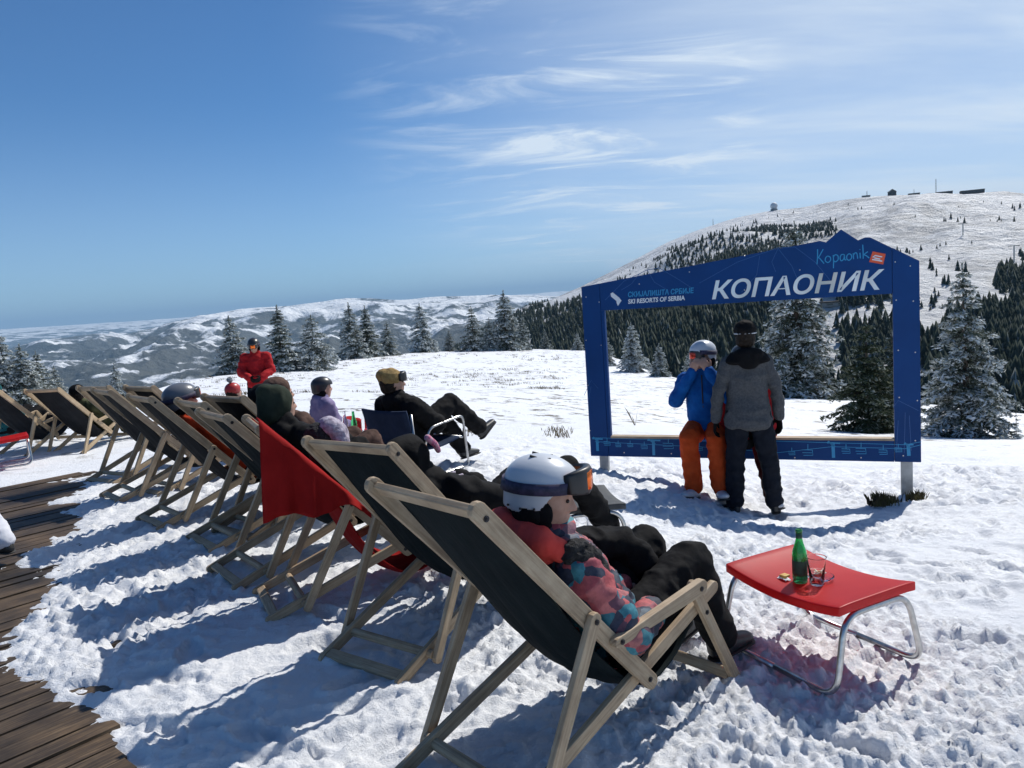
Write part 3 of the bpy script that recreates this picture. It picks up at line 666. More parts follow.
# ------------------------------------------------------------ photo frame sign
PLs=Vector((.772,7.8,0)); PRs=Vector((3.535,6.6,0)); su=(PRs-PLs).normalized(); SW=(PRs-PLs).length
sn=Vector((su.y,-su.x,0))     # towards the viewer
def sg(px,py):
    d=ray(px,py); o=Vector((0,0,CH)); t=(PLs-o).dot(sn)/d.dot(sn); q=o+t*d; return Vector(((q-PLs).dot(su),q.z))
M_blue=mat('blue_print_panel',(.004,.045,.20),.5); BS(M_blue).inputs['Specular IOR Level'].default_value=.22
LK(M_blue,ramp(M_blue,noise(M_blue,1.6,4,.6),[(.3,(.0008,.036,.145)),(.7,(.0015,.050,.20))]),BS(M_blue).inputs['Base Color']); bump(M_blue,noise(M_blue,2.2,3),.15,.01)
M_cyan=mat('cyan_print',(.015,.28,.55),.4); M_faint=mat('faint_blue_print',(.008,.085,.27),.4); M_wht=mat('white_print',(.75,.78,.8),.4)
M_silver=mat('mirror_lettering',(.62,.63,.66),.3,1.0)
bump(M_silver,noise(M_silver,3,3),.4,.02)
LK(M_silver,ramp(M_silver,noise(M_silver,1.1,1,.4,mp=(2.2,1,.5)),[(.3,(.40,.38,.36)),(.55,(.66,.67,.7)),(.7,(.48,.48,.5))]),BS(M_silver).inputs['Base Color'])  # uneven bright and brownish greys in the base colour imitate reflections on the letters
M_orange=mat('orange_print',(.75,.10,.03),.45); M_galv=mottled('galvanised_post',(.33,.34,.34),(.45,.46,.46),14,.5,.15,.003,metal=.6)
M_sill=wood_mat('sill_wood',(.22,.15,.09),(.38,.28,.18),(.5,.4,.28))
sign=thing('photo_frame_sign','large dark blue mountain shaped photo frame with silver Cyrillic lettering','sign',PLs,math.atan2(su.y,su.x))
TH=.06
def panel(name,P,m,y0=-TH/2,y1=TH/2,par=None,bev=.002):
    bm=bmesh.new(); a=[bm.verts.new((p[0],y0,p[1])) for p in P]; b=[bm.verts.new((p[0],y1,p[1])) for p in P]; bm.faces.new(a); bm.faces.new(b[::-1]); L=len(P)
    for i in range(L): bm.faces.new((a[(i+1)%L],a[i],b[i],b[(i+1)%L]))
    bmesh.ops.recalc_face_normals(bm,faces=bm.faces)
    if bev: bmesh.ops.bevel(bm,geom=list(bm.edges),offset=bev,segments=1,affect='EDGES')
    return obj(name,bm,m,par or sign)
zt=sg(612,432).y; iu0=sg(605,311).x; iu1=sg(891,293).x; ib=(sg(609,435).y+sg(893,438).y)/2; it=(sg(604,311).y+sg(890,293).y)/2; bb=(sg(592,455).y+sg(921,462).y)/2
pk=[sg(*q) for q in [(820,241),(826,242.5),(841,229.5),(858,240.5),(865,237.5),(870,237.5)]]
l0=sg(582,287).y; r0z=sg(917,261).y
def lin(a,b,u): return a[1]+(b[1]-a[1])*(u-a[0])/(b[0]-a[0])
su0=iu0-.035; su1=iu1+.01
zl=lin((0,l0),pk[0],su0)
pb=(pk[5].x,pk[5].y); zr=lin(pb,(SW,r0z),su1)
g=.0015
panel('left_panel',[(0,bb),(su0-g,bb),(su0-g,zl),(0,l0)],M_blue)
panel('right_panel',[(su1+g,bb),(SW,bb),(SW,r0z),(su1+g,zr)],M_blue)
panel('top_panel',[(su0+g,it),(su1-g,it),(su1-g,zr)]+[(p.x,p.y) for p in pk[::-1]]+[(su0+g,zl)],M_blue)
panel('bottom_panel',[(su0+g,bb),(su1-g,bb),(su1-g,ib-.022),(su0+g,ib-.022)],M_blue)
panel('left_reveal',[(su0+g,ib-.022),(iu0,ib-.022),(iu0,it-.001),(su0+g,it-.001)],M_blue,-TH/2+.002,TH/2-.002)
panel('sill',[(iu0+.002,ib-.02),(su1-g,ib-.02),(su1-g,ib),(iu0+.002,ib)],M_sill,-.05,.05)
for px,py in ((603.5,470),(907.5,497)):
    u_=sg(px,py).x; q=PLs+su*u_; zg=snow_z(q.x,q.y)-.15
    bm=bmesh.new(); box(bm,(u_,.0,(zg+it)/2 if False else (zg+bb+.1)/2),(.095,.05,bb+.1-zg),None,.004); bmesh.ops.translate(bm,verts=bm.verts,vec=(0,TH/2+.03,0)); obj('post',bm,M_galv,sign)
def ribbon(name,lines,w,m,y=-TH/2-.0022,par=None,th=.0016):
    bm=bmesh.new()
    for ln in lines:
        ww=w
        if isinstance(ln,tuple): ln,ww=ln
        P=[Vector((p[0],p[1])) for p in ln]; L=[];R=[]
        for i,p in enumerate(P):
            d=(P[min(i+1,len(P)-1)]-P[max(i-1,0)]).normalized(); n=Vector((-d.y,d.x))*ww/2; L.append(p+n);R.append(p-n)
        a=[(bm.verts.new((p.x,y,p.y)),bm.verts.new((q.x,y,q.y))) for p,q in zip(L,R)]
        for i in range(len(a)-1): bm.faces.new((a[i][0],a[i][1],a[i+1][1],a[i+1][0]))
    bmesh.ops.recalc_face_normals(bm,faces=bm.faces)
    r=bmesh.ops.extrude_face_region(bm,geom=list(bm.faces)); bmesh.ops.translate(bm,verts=[q for q in r['geom'] if isinstance(q,bmesh.types.BMVert)],vec=(0,th,0)); bmesh.ops.recalc_face_normals(bm,faces=bm.faces)
    return obj(name,bm,m,par or sign)
def lettering(name,s,A,Bp,h,shear,m,off=0,ext=.002,par=None,sp=1.0):
    c=bpy.data.curves.new('lettering','FONT'); c.body=s; c.shear=shear; c.offset=off; c.extrude=.01; c.space_character=sp; c.resolution_u=4
    o=bpy.data.objects.new('x',c); COL.objects.link(o); dg=bpy.context.evaluated_depsgraph_get(); me=bpy.data.meshes.new_from_object(o.evaluated_get(dg)); bpy.data.objects.remove(o)
    n=len(me.vertices); co=np.empty(n*3,np.float32); me.vertices.foreach_get('co',co); co=co.reshape(-1,3)
    x0,x1=co[:,0].min(),co[:,0].max(); y1=.7; L=(Bp-A).length; d=(Bp-A).normalized()
    X=(co[:,0]-x0)/(x1-x0)*L; Y_=co[:,1]/y1*h; Z=(co[:,2]/.01)*ext/2
    out=np.stack([A.x+X*d.x-Y_*d.y,-TH/2-.002-Z,A.y+X*d.y+Y_*d.x],-1); me.vertices.foreach_set('co',out.astype(np.float32).ravel()); me.update(); me.materials.clear()
    return obj(name,me,m,par or sign)
A=sg(712.5,298.8);Bq=sg(884.5,288.6); lettering('silver_lettering','КОПАОНИК',A,Bq,.158,.22,M_silver,.022,.004)
A=sg(629,297);Bq=sg(694.5,292.8); lettering('cyan_lettering','СКИЈАЛИШТА СРБИЈЕ',A,Bq,.048,.12,M_cyan,.02)
A=sg(629,303.6);Bq=sg(685.5,299.8); lettering('white_lettering','SKI RESORTS OF SERBIA',A,Bq,.042,.12,M_wht,.03)
e=[sg(*q) for q in [(611.5,293.5),(613.5,292.2),(620,297.5),(622.3,300.5),(618.8,305.8),(617.6,303),(617.3,300.8),(612,296.5)]]
panel('emblem',[(p.x,p.y) for p in e],M_wht,-TH/2-.004,-TH/2-.0008,bev=0)
# handwriting
hu=sg(817,262.5); hv=sg(868,257); hd=(hv-hu); HL=hd.length; hd.normalize(); hn_=Vector((-hd.y,hd.x))
def hw(pts): return [hu+hd*(x*HL)+hn_*(y*.11) for x,y in catmull(pts,5)]
K=[[(0.03,1.05),(.02,.5),(0,-.15)],[(.14,1.0),(.05,.45),(.02,.38),(.06,.3),(.14,-.15)],
   [(.22,.42),(.18,.3),(.17,.05),(.22,-.1),(.27,.05),(.27,.3),(.22,.42)],
   [(.33,.45),(.33,0),(.32,-.6)],[(.33,.3),(.37,.45),(.42,.35),(.42,.05),(.37,-.1),(.33,.0)],
   [(.54,.4),(.49,.4),(.46,.15),(.48,-.08),(.53,.05),(.55,.4),(.55,.0),(.58,-.05)],
   [(.64,.42),(.60,.3),(.59,.05),(.63,-.1),(.68,.05),(.68,.3),(.64,.42)],
   [(.72,.42),(.72,-.05)],[(.72,.25),(.76,.43),(.79,.35),(.80,-.05)],[(.85,.4),(.85,-.05)],[(.85,.62),(.855,.66)],
   [(.91,1.0),(.91,.4),(.905,-.1)],[(1.0,.42),(.93,.22),(.97,.1),(1.02,-.1)]]
ribbon('handwritten_lettering',[hw(k) for k in K],.0085,M_cyan)
q=[sg(*p) for p in [(872.5,251.5),(885.5,254),(883,264.5),(869,262)]]
panel('orange_badge',[(p.x,p.y) for p in q],M_orange,-TH/2-.004,-TH/2-.0006,bev=0)
ribbon('badge_mark',[[sg(872.5,257.5),sg(875,255.6),sg(882,257)],[sg(872,259.5),sg(882,261.2)],[sg(874,257.9),sg(880,259.2)]],.010,M_wht,-TH/2-.0062)
# faint mountain outlines printed on the panels
P_=lambda *l:[sg(*p) for p in l]
ribbon('mountain_print',[P_((700,283),(738,262),(778,248),(795,247)),P_((795,247),(815,262),(830,280)),P_((778,248),(792,266),(800,285)),P_((760,256),(757,275),(742,292)),P_((778,249),(772,262),(776,272)),
   P_((606,300),(625,281),(648,270),(660,268)),P_((660,268),(680,280),(694,289)),P_((648,270),(655,282),(668,290)),P_((640,274),(632,284),(622,290))],.005,M_faint)
ribbon('mountain_print',[P_((893,407),(898,400),(918,410)),P_((896,452),(898,420)),P_((904,452),(905,412)),P_((911,450),(909,415))],.005,M_faint)
ribbon('mountain_print',[P_((585,395),(592,380),(599,388)),P_((589,400),(592,386))],.004,M_faint,-TH/2-.0021)
# chairlift drawing
def lift_chair(px,py,k=1.0,o=0):
    a=[P_((px,py-5*k),(px,py)),P_((px-5*k,py),(px+4*k,py+.3)),P_((px+4*k,py),(px+4.6*k,py+5*k),(px-4*k,py+5*k)),P_((px-5*k,py+2.6*k),(px+3.6*k,py+2.8*k))]
    return a
def pylon(px,py,k=1): return [(P_((px,py),(px+.6,py+14*k)),.028),(P_((px-6*k,py-1),(px+7*k,py-.5)),.012),(P_((px-5*k,py-2.5),(px+2,py+3)),.014)]
yb=lambda x: 437+ (x-592)*.021
cab=[P_((593,437),(640,438.5),(700,438.5),(760,440),(830,442),(905,444),(921,441)),P_((596,441),(655,444),(715,447),(778,452),(832,446),(905,448),(921,444))]
pl=[];ch=[]
for x,y,k in [(598,439,.8),(654,440.5,1),(833,443,1),(908,444.5,.75)]: ribbon('pylon_print',pylon(x,y,k),.02,M_cyan,-TH/2-.0032,th=.0012)
for x,y,k in [(608,441,.7),(619,443,.6),(631,443,.6),(645,444.5,.7),(669,442.5,1.1),(700,446,.7),(718,447,.9),(792,450.5,.7),(808,449,1.1),(846,448,.9),(861,447.5,1.1),(883,449,.9),(898,447,.8)]: ch+=lift_chair(x,y,k)
ribbon('chairlift_cable_print',cab,.0045,M_cyan,-TH/2-.0024)
ribbon('lift_seat_print',ch,.006,M_cyan,-TH/2-.0040,th=.0012)
bm=bmesh.new()
for px,py in [(587,297),(587,340),(589,385),(591,430),(600,302),(602,345),(640,284),(690,272),(745,290),(745,256),(800,270),(895,262),(910,266),(896,300),(913,301),(898,350),(915,352),(899,397),(917,400),(903,455),(861,457),(795,457),(740,455),(672,453),(625,452),(915,440)]:
    q=sg(px,py); bmesh.ops.create_cone(bm,cap_ends=True,segments=8,radius1=.0065,radius2=.005,depth=.004,matrix=Matrix.Translation((q.x,-TH/2-.0018,q.y))@Matrix.Rotation(math.pi/2,4,'X'))
obj('screw_heads',bm,M_steel,sign)
# ------------------------------------------------------------ conifers
def foliage_mat(name,dark,mid,frost,gain=1):
    m=mat(name,dark,.8); BS(m).inputs['Specular IOR Level'].default_value=.15
    at_=N(m,'ShaderNodeAttribute'); at_.attribute_name='frost'
    LK(m,ramp(m,at_.outputs['Fac'],[(0,dark),(.45,mid),(.75,frost),(1,tuple(min(1,c*1.25) for c in frost))]),BS(m).inputs['Base Color']); return m
M_fol=foliage_mat('frosted_needles',(.035,.048,.028),(.14,.16,.12),(.52,.55,.55))
M_folg=foliage_mat('green_needles',(.028,.042,.02),(.08,.10,.055),(.34,.36,.30))
M_bark=mottled('spruce_bark',(.05,.035,.025),(.13,.10,.08),18,.9,.5,.01)
M_dist=foliage_mat('distant_needles',(.020,.032,.022),(.04,.055,.04),(.30,.33,.35))
def conifer(seed,Hh=1.0,R=.3,whorl=24,br=8,twigs=9,blades=9,droop=.35,frost=.5,lowfrac=.04,blen=.045,gap=.1,skirt=1.0,lean=0):
    """unit-height conifer: trunk mesh with limbs, crown mesh of needle tufts"""
    rg=np.random.default_rng(seed); tb=bmesh.new()
    tp=[(lean*z*z+.006*math.sin(z*7+seed),.006*math.cos(z*5+seed),z) for z in np.linspace(-.04,.985,10)]
    tube(tb,tp,0,8,True,[.020*(1-z)+.0022 for z in np.linspace(0,1,10)])
    C=[];D=[];Sz=[];Fr=[]
    for i in range(whorl):
        z=lowfrac+(1-lowfrac-.03)*(max(0,i+rg.uniform(-.3,.3))/whorl)**.92
        f=1-z; rad=R*(f**.85)*(1 if z>.12 else .75+.25*skirt)*rg.uniform(.78,1.12)+.012
        nb=max(4,int(br*(.5+.6*f)))
        a0=rg.uniform(0,6.28)
        for b in range(nb):
            if rg.random()<gap: continue
            a=a0+2*math.pi*b/nb+rg.normal(0,.25); L=rad*rg.uniform(.6,1.18); up=.35*z-.12+rg.normal(0,.07)
            u=np.array([math.cos(a),math.sin(a),0]); k=max(3,int(twigs*L/R*1.25)+2)
            s=np.linspace(.12,1,k); P=np.array([lean*z*z,0,z])+u*(L*s)[:,None]+np.array([0,0,1])*(L*(up*s-droop*s**2+.16*s**3*droop*2))[:,None]
            if L>.07: tube(tb,[tuple(P[0]-u*L*.12)]+[tuple(p) for p in P[::2]],0,4,False,[max(.0012,.005*(1-q)*L/R+.0012) for q in np.linspace(0,1,len(P[::2])+1)])
            side=np.array([-u[1],u[0],0])
            for j in range(k):
                tl=L*.42*(1-s[j]*.55)*rg.uniform(.6,1.1)
                for sd_ in (-1,1,0):
                    nbl=blades if sd_ else max(3,blades//2)
                    dv=side*sd_*rg.uniform(.7,1)+u*rg.uniform(.45,.9)+np.array([0,0,-.25+rg.normal(0,.15)]); dv/=np.linalg.norm(dv)
                    t=rg.uniform(.05,1,nbl)[:,None]; ln=tl if sd_ else tl*.5
                    c=P[j]+dv*t*ln+np.array([0,0,-1])*(t**2*ln*.22)+rg.normal(0,.006,(nbl,3))
                    dd=dv+rg.normal(0,.45,(nbl,3)); dd/=np.linalg.norm(dd,axis=1)[:,None]
                    C.append(c);D.append(dd);Sz.append(np.full(nbl,blen)*rg.uniform(.6,1.25,nbl)*(.6+.4*f)); 
                    Fr.append(np.clip(frost*.5+frost*.75*t[:,0]*s[j]+rg.normal(0,.22,nbl)-.12,0,1))
    C=np.concatenate(C);D=np.concatenate(D);Sz=np.concatenate(Sz)[:,None];Fr=np.concatenate(Fr)
    # topmost leader
    n=40; zt_=rg.uniform(.9,1.0,n); C=np.concatenate([C,np.stack([lean*zt_**2,0*zt_,zt_],-1)]); dd=rg.normal(0,.5,(n,3)); dd[:,2]+=.9; dd/=np.linalg.norm(dd,axis=1)[:,None]; D=np.concatenate([D,dd]); Sz=np.concatenate([Sz,np.full((n,1),blen*.7)]); Fr=np.concatenate([Fr,rg.uniform(.2,.9,n)])
    rr=rg.normal(0,1,C.shape); W=np.cross(D,rr); W/=np.linalg.norm(W,axis=1)[:,None]
    a=C-D*Sz*.5; b_=C+W*Sz*.17; c_=C+D*Sz*.6; d_=C-W*Sz*.17
    V=np.stack([a,b_,c_,d_],1).reshape(-1,3); F=np.arange(len(V)).reshape(-1,4)
    me=npmesh('crown',V,F); at_=me.attributes.new('frost','FLOAT','FACE'); at_.data.foreach_set('value',Fr.astype(np.float32))
    tm=bpy.data.meshes.new('trunk'); tb.to_mesh(tm); tb.free(); tm.polygons.foreach_set('use_smooth',[True]*len(tm.polygons))
    tm.materials.append(M_bark); return tm,me
def tree_obj(label,proto,x,y,z,hgt,rz=0,group='frosted young spruces along the edge of the snowfield',mm=None,name='spruce_tree',wd=1.0):
    t=thing(name,label,'tree',(x,y,z),rz,group); 
    for nm,me in (('trunk',proto[0]),('crown',proto[1])):
        o=bpy.data.objects.new(nm,me); COL.objects.link(o); o.parent=t; o.scale=(hgt*wd,hgt*wd,hgt)
    return t
FAR=[conifer(101+i,R=r_*1.15,whorl=20,br=9,twigs=6,blades=8,blen=.058,droop=dr,frost=fr*1.9,gap=.15) for i,(r_,dr,fr) in enumerate([(.27,.45,.52),(.36,.35,.5),(.31,.5,.62),(.24,.4,.45),(.42,.3,.55)])]
for p_ in FAR: p_[1].materials.append(M_fol)
def crest(px,ytop,ybase,Yv,k,label,wd=1.0,rz=0):
    p=at(px,ybase,Yv); h=(ybase-ytop)*Yv/FPX*1.02; zg=min(p.z,snow_z(p.x,p.y)); 
    tree_obj(label,FAR[k],p.x,p.y,zg,h+p.z-zg,rz,wd=wd)
CR=[(235,317,379,46,0,'frosted spruce just left of the person in the red jacket',1.15),(283,307,372,46,3,'tall frosted spruce just right of the person in the red jacket',1.25),(316,316,374,47,4,'broad frosted spruce behind the purple child',1.0),
 (353,304,359,60,0,'left and taller spruce of the touching pair above the gold beanie',1.0),(369,307,359,62,3,'right spruce of the touching pair above the gold beanie',1.2),(389,322,357,64,1,'small spruce leaning on the touching pair above the gold beanie',.9),
 (423,305,353,70,2,'single frosted spruce with a slender tip standing alone in mid snowfield edge',1.1),(450,330,352,72,1,'very small rounded spruce between two taller frosted ones',1.0),(474,307,351,72,1,'broad spruce with a second tip left of the tallest slender one',.85),(491,318,351,73,4,'low spruce filling the gap before the tallest slender one',.7),
 (507,292,350,74,0,'tallest slender frosted spruce at the middle of the snowfield edge',1.1),(524,316,350,75,1,'spruce just right of the tallest slender one',.75),(546,330,350,78,3,'tiny spruce at the right end of the middle tree row',1.1),
 (578,332,352,74,4,'small spruce just left of the blue frame sign',.7),(633,323,367,50,2,'frosted spruce inside the frame near its left side',1.0),(660,344,372,46,0,'small spruce inside the frame behind the white ski helmet',1.1),(608,336,360,55,1,'low spruce beside the left inner edge of the frame',.8),(690,352,376,42,4,'small bush like spruce behind the head in the white ski helmet',.8),
 (118,364,399,34,2,'lone small frosted spruce behind the long row of deck chairs',.95),(8,333,404,26,2,'tallest frosted spruce at the left edge',.95),(27,345,404,26,0,'second frosted spruce from the left edge',1.2),(42,352,402,27,1,'frosted spruce third from the left edge',.9),(58,366,400,28,4,'low frosted spruce at the right end of the left edge group',.75),(-14,340,404,25,1,'frosted spruce cut by the left border',1.0)]
for i,(px,yt,ybs,Yv,k,lb,wd) in enumerate(CR): crest(px,yt,ybs,Yv,k,lb,wd,i*1.3)
def neartree(px,ytop,ybase,Yv,proto,label,m_,wd=1,rz=0):
    p=at(px,ybase,Yv); h=(ybase-ytop)*Yv/FPX*1.01; proto[1].materials.append(m_); zg=min(p.z,snow_z(p.x,p.y)); tree_obj(label,proto,p.x,p.y,zg,h+p.z-zg,rz,group=None,wd=wd)
neartree(966,263,438,13,conifer(7,R=.27,whorl=25,br=9,twigs=8,blades=9,blen=.034,droop=.42,frost=.95,gap=.16,skirt=1.3,lean=-.02),'tall sparse frosted spruce standing right of the blue frame sign',M_fol)
neartree(799,224,404,26,conifer(8,R=.26,whorl=30,br=10,twigs=7,blades=9,blen=.032,droop=.5,frost=.85,gap=.12,lean=.0),'tall dense frosted spruce inside the frame behind the person in grey',M_fol,1.0)
neartree(868,318,431,15,conifer(9,R=.42,whorl=17,br=9,twigs=8,blades=10,blen=.045,droop=.3,frost=.6,gap=.14,skirt=1.6,lean=.01),'green spruce with a wide low skirt inside the frame near its right side',M_folg,.95,1)
neartree(893,330,424,17,conifer(10,R=.33,whorl=15,br=8,twigs=6,blades=8,blen=.05,droop=.35,frost=.5,gap=.1),'spruce half hidden behind the right side of the blue frame',M_fol,1.0)
neartree(1016,404,440,12.5,conifer(12,R=.3,whorl=9,br=5,twigs=4,blades=5,blen=.05,droop=.2,frost=.8,gap=.3),'small sparse frosted sapling at the right border',M_fol,.8)
neartree(938,398,440,14,conifer(13,R=.55,whorl=8,br=8,twigs=6,blades=9,blen=.06,droop=.3,frost=.4,gap=.1),'low spreading spruce bush at the foot of the tall sparse one',M_folg,1)
# ------------------------------------------------------------ woods on the mountain
def pip(P,x,y):
    c=np.zeros(np.shape(x),bool); n=len(P); j=n-1
    for i in range(n):
        xi,yi=P[i];xj,yj=P[j]; t=((yi>y)!=(yj>y))&(x<(xj-xi)*(y-yi)/((yj-yi)+1e-12)+xi); c^=t; j=i
    return c
def projv(x,y,z):
    q=np.stack([x,y,z-CH],-1); w_=q@np.array(fw); return 512+FPX*(q@np.array(cr))/w_,384-FPX*(q@np.array(cu))/w_
def cone_tree(rg,tiers=4,sides=7):
    V=[];F=[]
    for t in range(tiers):
        z0=.06+.80*t/tiers; z1=min(1.0,z0+.80/tiers*2.1); r=.25*(1-t/tiers*.82)*rg.uniform(.85,1.15); o=len(V); ph=rg.uniform(0,6)
        for k in range(sides*2):
            rr=r*(1 if k%2==0 else .62)*rg.uniform(.8,1.2); a=ph+math.pi*k/sides; V.append((rr*math.cos(a),rr*math.sin(a),z0-(.05 if k%2==0 else 0)+rg.uniform(-.02,.02)))
        V.append((0,0,z1)); top=len(V)-1
        for k in range(sides*2): F.append((o+k,o+(k+1)%(sides*2),top))
    V+= [(.02,0,-.15),(-.01,.02,-.15),(-.01,-.02,-.15),(0,0,.3)]; o=len(V)-4; F+=[(o,o+1,o+3),(o+1,o+2,o+3),(o+2,o,o+3)]
    return np.array(V),np.array(F)
rg=np.random.default_rng(5); CT=[cone_tree(rg) for _ in range(6)]
NS=300000; thr=rg.uniform(-.35,.80,NS); rr_=np.sqrt(rg.uniform(170**2,1690**2,NS)); fx=rr_*np.sin(thr); fy=rr_*np.cos(thr); fz=ground_h(fx,fy)-.2; ppx,ppy=projv(fx,fy,fz)
D=[[(380,400),(440,352),(480,334),(530,312),(580,303),(640,299),(700,292),(765,296),(775,335),(815,372),(850,396),(850,480),(300,480)],
   [(915,480),(922,352),(948,322),(985,307),(1024,298),(1150,285),(1400,300),(1400,480)],
   [(996,280),(1024,256),(1150,235),(1150,285),(1000,294)],
   [(655,262),(690,245),(740,234),(800,226),(834,220),(838,236),(790,246),(760,268),(700,276)],
   [(826,294),(885,284),(892,299),(838,304)],[(840,330),(900,318),(925,345),(925,480),(850,480)]]
msk=np.zeros(NS,bool)
wob=8*fbm(fx/60,fy/60,0,3,71)*2
for i,P_p in enumerate(D):
    q=pip(P_p,ppx+wob*1.5,ppy+wob)
    if i==3: q&=(rg.random(NS)<.55)
    if i==5: q&=(rg.random(NS)<.5)
    msk|=q
clump=fbm(fx/70,fy/70,0,4,72)
keep=msk&(clump>-.20+.0*clump)&(rg.random(NS)<np.clip(1.15-.35*sm(300,1500,rr_),0,1))
idx=np.where(keep)[0]
# thin to a natural spacing
cell={}; sel=[]
for i in idx:
    sp=3.9 if rr_[i]<900 else 5.2
    k=(int(fx[i]/sp),int(fy[i]/sp))
    if k in cell: continue
    cell[k]=1; sel.append(i)
Vs=[];Fs=[];Fr=[];o=0
for i in sel:
    v,f=CT[rg.integers(6)]; h=(5+9.5*rg.random()**1.4)*(.8 if rr_[i]>1000 else 1)*(.6 if (ppy[i]<275) else 1); a=rg.uniform(0,6.28); c,s=math.cos(a),math.sin(a); w_=h*rg.uniform(.75,1.45)
    vv=np.stack([fx[i]+(v[:,0]*c-v[:,1]*s)*w_,fy[i]+(v[:,0]*s+v[:,1]*c)*w_,fz[i]+v[:,2]*h],-1); Vs.append(vv); Fs.append(f+o); o+=len(v); Fr.append(np.clip(rg.normal(.13,.18,len(f))+rg.normal(0,.12)+(.12 if ppy[i]<275 else 0),0,1))
me=npmesh('forest',np.concatenate(Vs),np.concatenate(Fs)); at_=me.attributes.new('frost','FLOAT','FACE'); at_.data.foreach_set('value',np.concatenate(Fr).astype(np.float32))
fo=obj('forest',me,M_dist); tag(fo,'dark spruce forest covering the lower mountainside','forest',kind='stuff'); print('FOREST',len(sel))
# single trees dotted over the open slopes
protos=[]
for v,f in CT:
    me=npmesh('mountain_spruce',v,f); at_=me.attributes.new('frost','FLOAT','FACE'); at_.data.foreach_set('value',np.clip(rg.normal(.2,.2,len(f)),0,1).astype(np.float32)); me.materials.append(M_dist); protos.append(me)
cand=np.where(~msk&(ppx>600)&(ppx<1060)&(ppy>205)&(ppy<400)&(rr_>300)&(rr_<1600))[0]
line=((np.abs(vn(fx/130,fy/130,0,81)-.5)<.022)|(clump>.21))
lowmost=sm(205,330,ppy)
cnt=0;cell2={}
for i in cand:
    pr_=(.6 if line[i] else .006)*(.25+.75*lowmost[i])*(1.0 if ppx[i]>830 or ppy[i]<250 else .6)
    if rg.random()>pr_: continue
    k=(int(fx[i]/9),int(fy[i]/9))
    if k in cell2: continue
    cell2[k]=1
    ob=bpy.data.objects.new('mountain_spruce',protos[rg.integers(6)]); COL.objects.link(ob); h=(3.2+6*rg.random()**1.6)*(1.15 if ppy[i]>260 else .85); ob.location=(fx[i],fy[i],fz[i]); ob.scale=(h,h,h); ob.rotation_euler=(0,0,rg.uniform(0,6)); 
    tag(ob,'small dark spruce standing in the open on the snowy mountainside','tree','single spruces dotted over the open mountain slopes'); cnt+=1
    if cnt>=290: break
print('SINGLES',cnt)
# ------------------------------------------------------------ ridge buildings
M_rad=mottled('radome_white',(.55,.56,.57),(.62,.63,.64),.3,.6,.1,.1); M_dkroof=mottled('dark_timber',(.035,.03,.028),(.07,.06,.05),.5,.8,.2,.1); M_conc=mottled('grey_concrete',(.20,.19,.18),(.28,.27,.26),.4,.8,.2,.1); M_snowcap=mottled('roof_snow',(.8,.82,.86),(.86,.88,.9),.5,.7,.2,.1)
M_win=mat('dark_window',(.02,.025,.03),.15)
def ridge_pos(px,py,rr=None):
    d=ray(px,py); th=math.atan2(d.x,d.y); r=rr or RM-8; x=r*math.sin(th);y=r*math.cos(th); return Vector((x,y,float(ground_h(np.array([x]),np.array([y]))[0])-.3)),-th
def building(px,py,wpx,hpx,label,name='ridge_building',roof='gable',m_=None,rr=None,group=None,lift=0):
    p,rz=ridge_pos(px,py,rr); k=(rr or RM)/FPX; wpx*=.72;hpx*=.72;W=wpx*k;Hh=hpx*k; Dp=max(6,W*.4); t=thing(name,label,'building',p,rz+.15,group)
    b=bmesh.new(); box(b,(0,0,Hh*.28),(W,Dp,Hh*.6+1)); obj('wall',b,m_ or M_conc,t)
    b=bmesh.new()
    if roof=='gable':
        P=[(-W/2-.6,Hh*.55),(0,Hh),(W/2+.6,Hh*.55),(W/2+.6,Hh*.62),(0,Hh*1.08),(-W/2-.6,Hh*.62)] 
        a=[b.verts.new((x_,-Dp/2-.5,z_)) for x_,z_ in P]; c=[b.verts.new((x_,Dp/2+.5,z_)) for x_,z_ in P]; b.faces.new(a); b.faces.new(c[::-1])
        for i in range(6): b.faces.new((a[(i+1)%6],a[i],c[i],c[(i+1)%6]))
        g_=bmesh.new()
        for yy in (-Dp/2+.2,Dp/2-.2):
            vs=[g_.verts.new(q) for q in ((-W/2,yy,Hh*.55),(W/2,yy,Hh*.55),(0,yy,Hh*.98))]; g_.faces.new(vs)
        obj('gable',g_,m_ or M_conc,t)
    else: box(b,(0,0,Hh*.66),(W+1.2,Dp+1.2,Hh*.14+.3))
    bmesh.ops.recalc_face_normals(b,faces=b.faces); obj('roof',b,M_dkroof,t)
    n=max(2,int(W/5))
    for i in range(n):
        b=bmesh.new(); box(b,(-W/2+W*(i+.5)/n,-Dp/2-.05,Hh*.32),(W/n*.5,.2,Hh*.2)); obj('window',b,M_win,t)
    return t
p,rz=ridge_pos(774,208); t=thing('radar_dome','white radar dome on a low round base on the mountain ridge','radar dome',p,rz)
b=bmesh.new(); lathe(b,[(7,-1),(7,3),(6.2,3.4)],20); obj('base',b,M_conc,t); b=bmesh.new(); lathe(b,[(5,3.4)]+[(7.2*math.sin(math.radians(a_)),9.2-7.2*math.cos(math.radians(a_))) for a_ in range(46,181,8)],24); obj('dome',b,M_rad,t,True)
building(892,194,9,7,'dark steep roofed hut on the mountain ridge right of the radar dome',m_=M_dkroof,name='mountain_hut')
building(866,196,9,2.6,'small low station on the ridge between the radar dome and the steep roofed hut',roof='flat',name='ridge_station')
building(914,194,12,3,'low dark building just left of the tall ridge mast',roof='flat',m_=M_dkroof,name='ridge_building')
building(944,194,17,4,'low wide building just right of the tall ridge mast',roof='flat',m_=M_dkroof,name='ridge_building')
building(972,193,24,5,'longest building on the ridge at the right end',roof='flat',m_=M_dkroof,name='ridge_building')
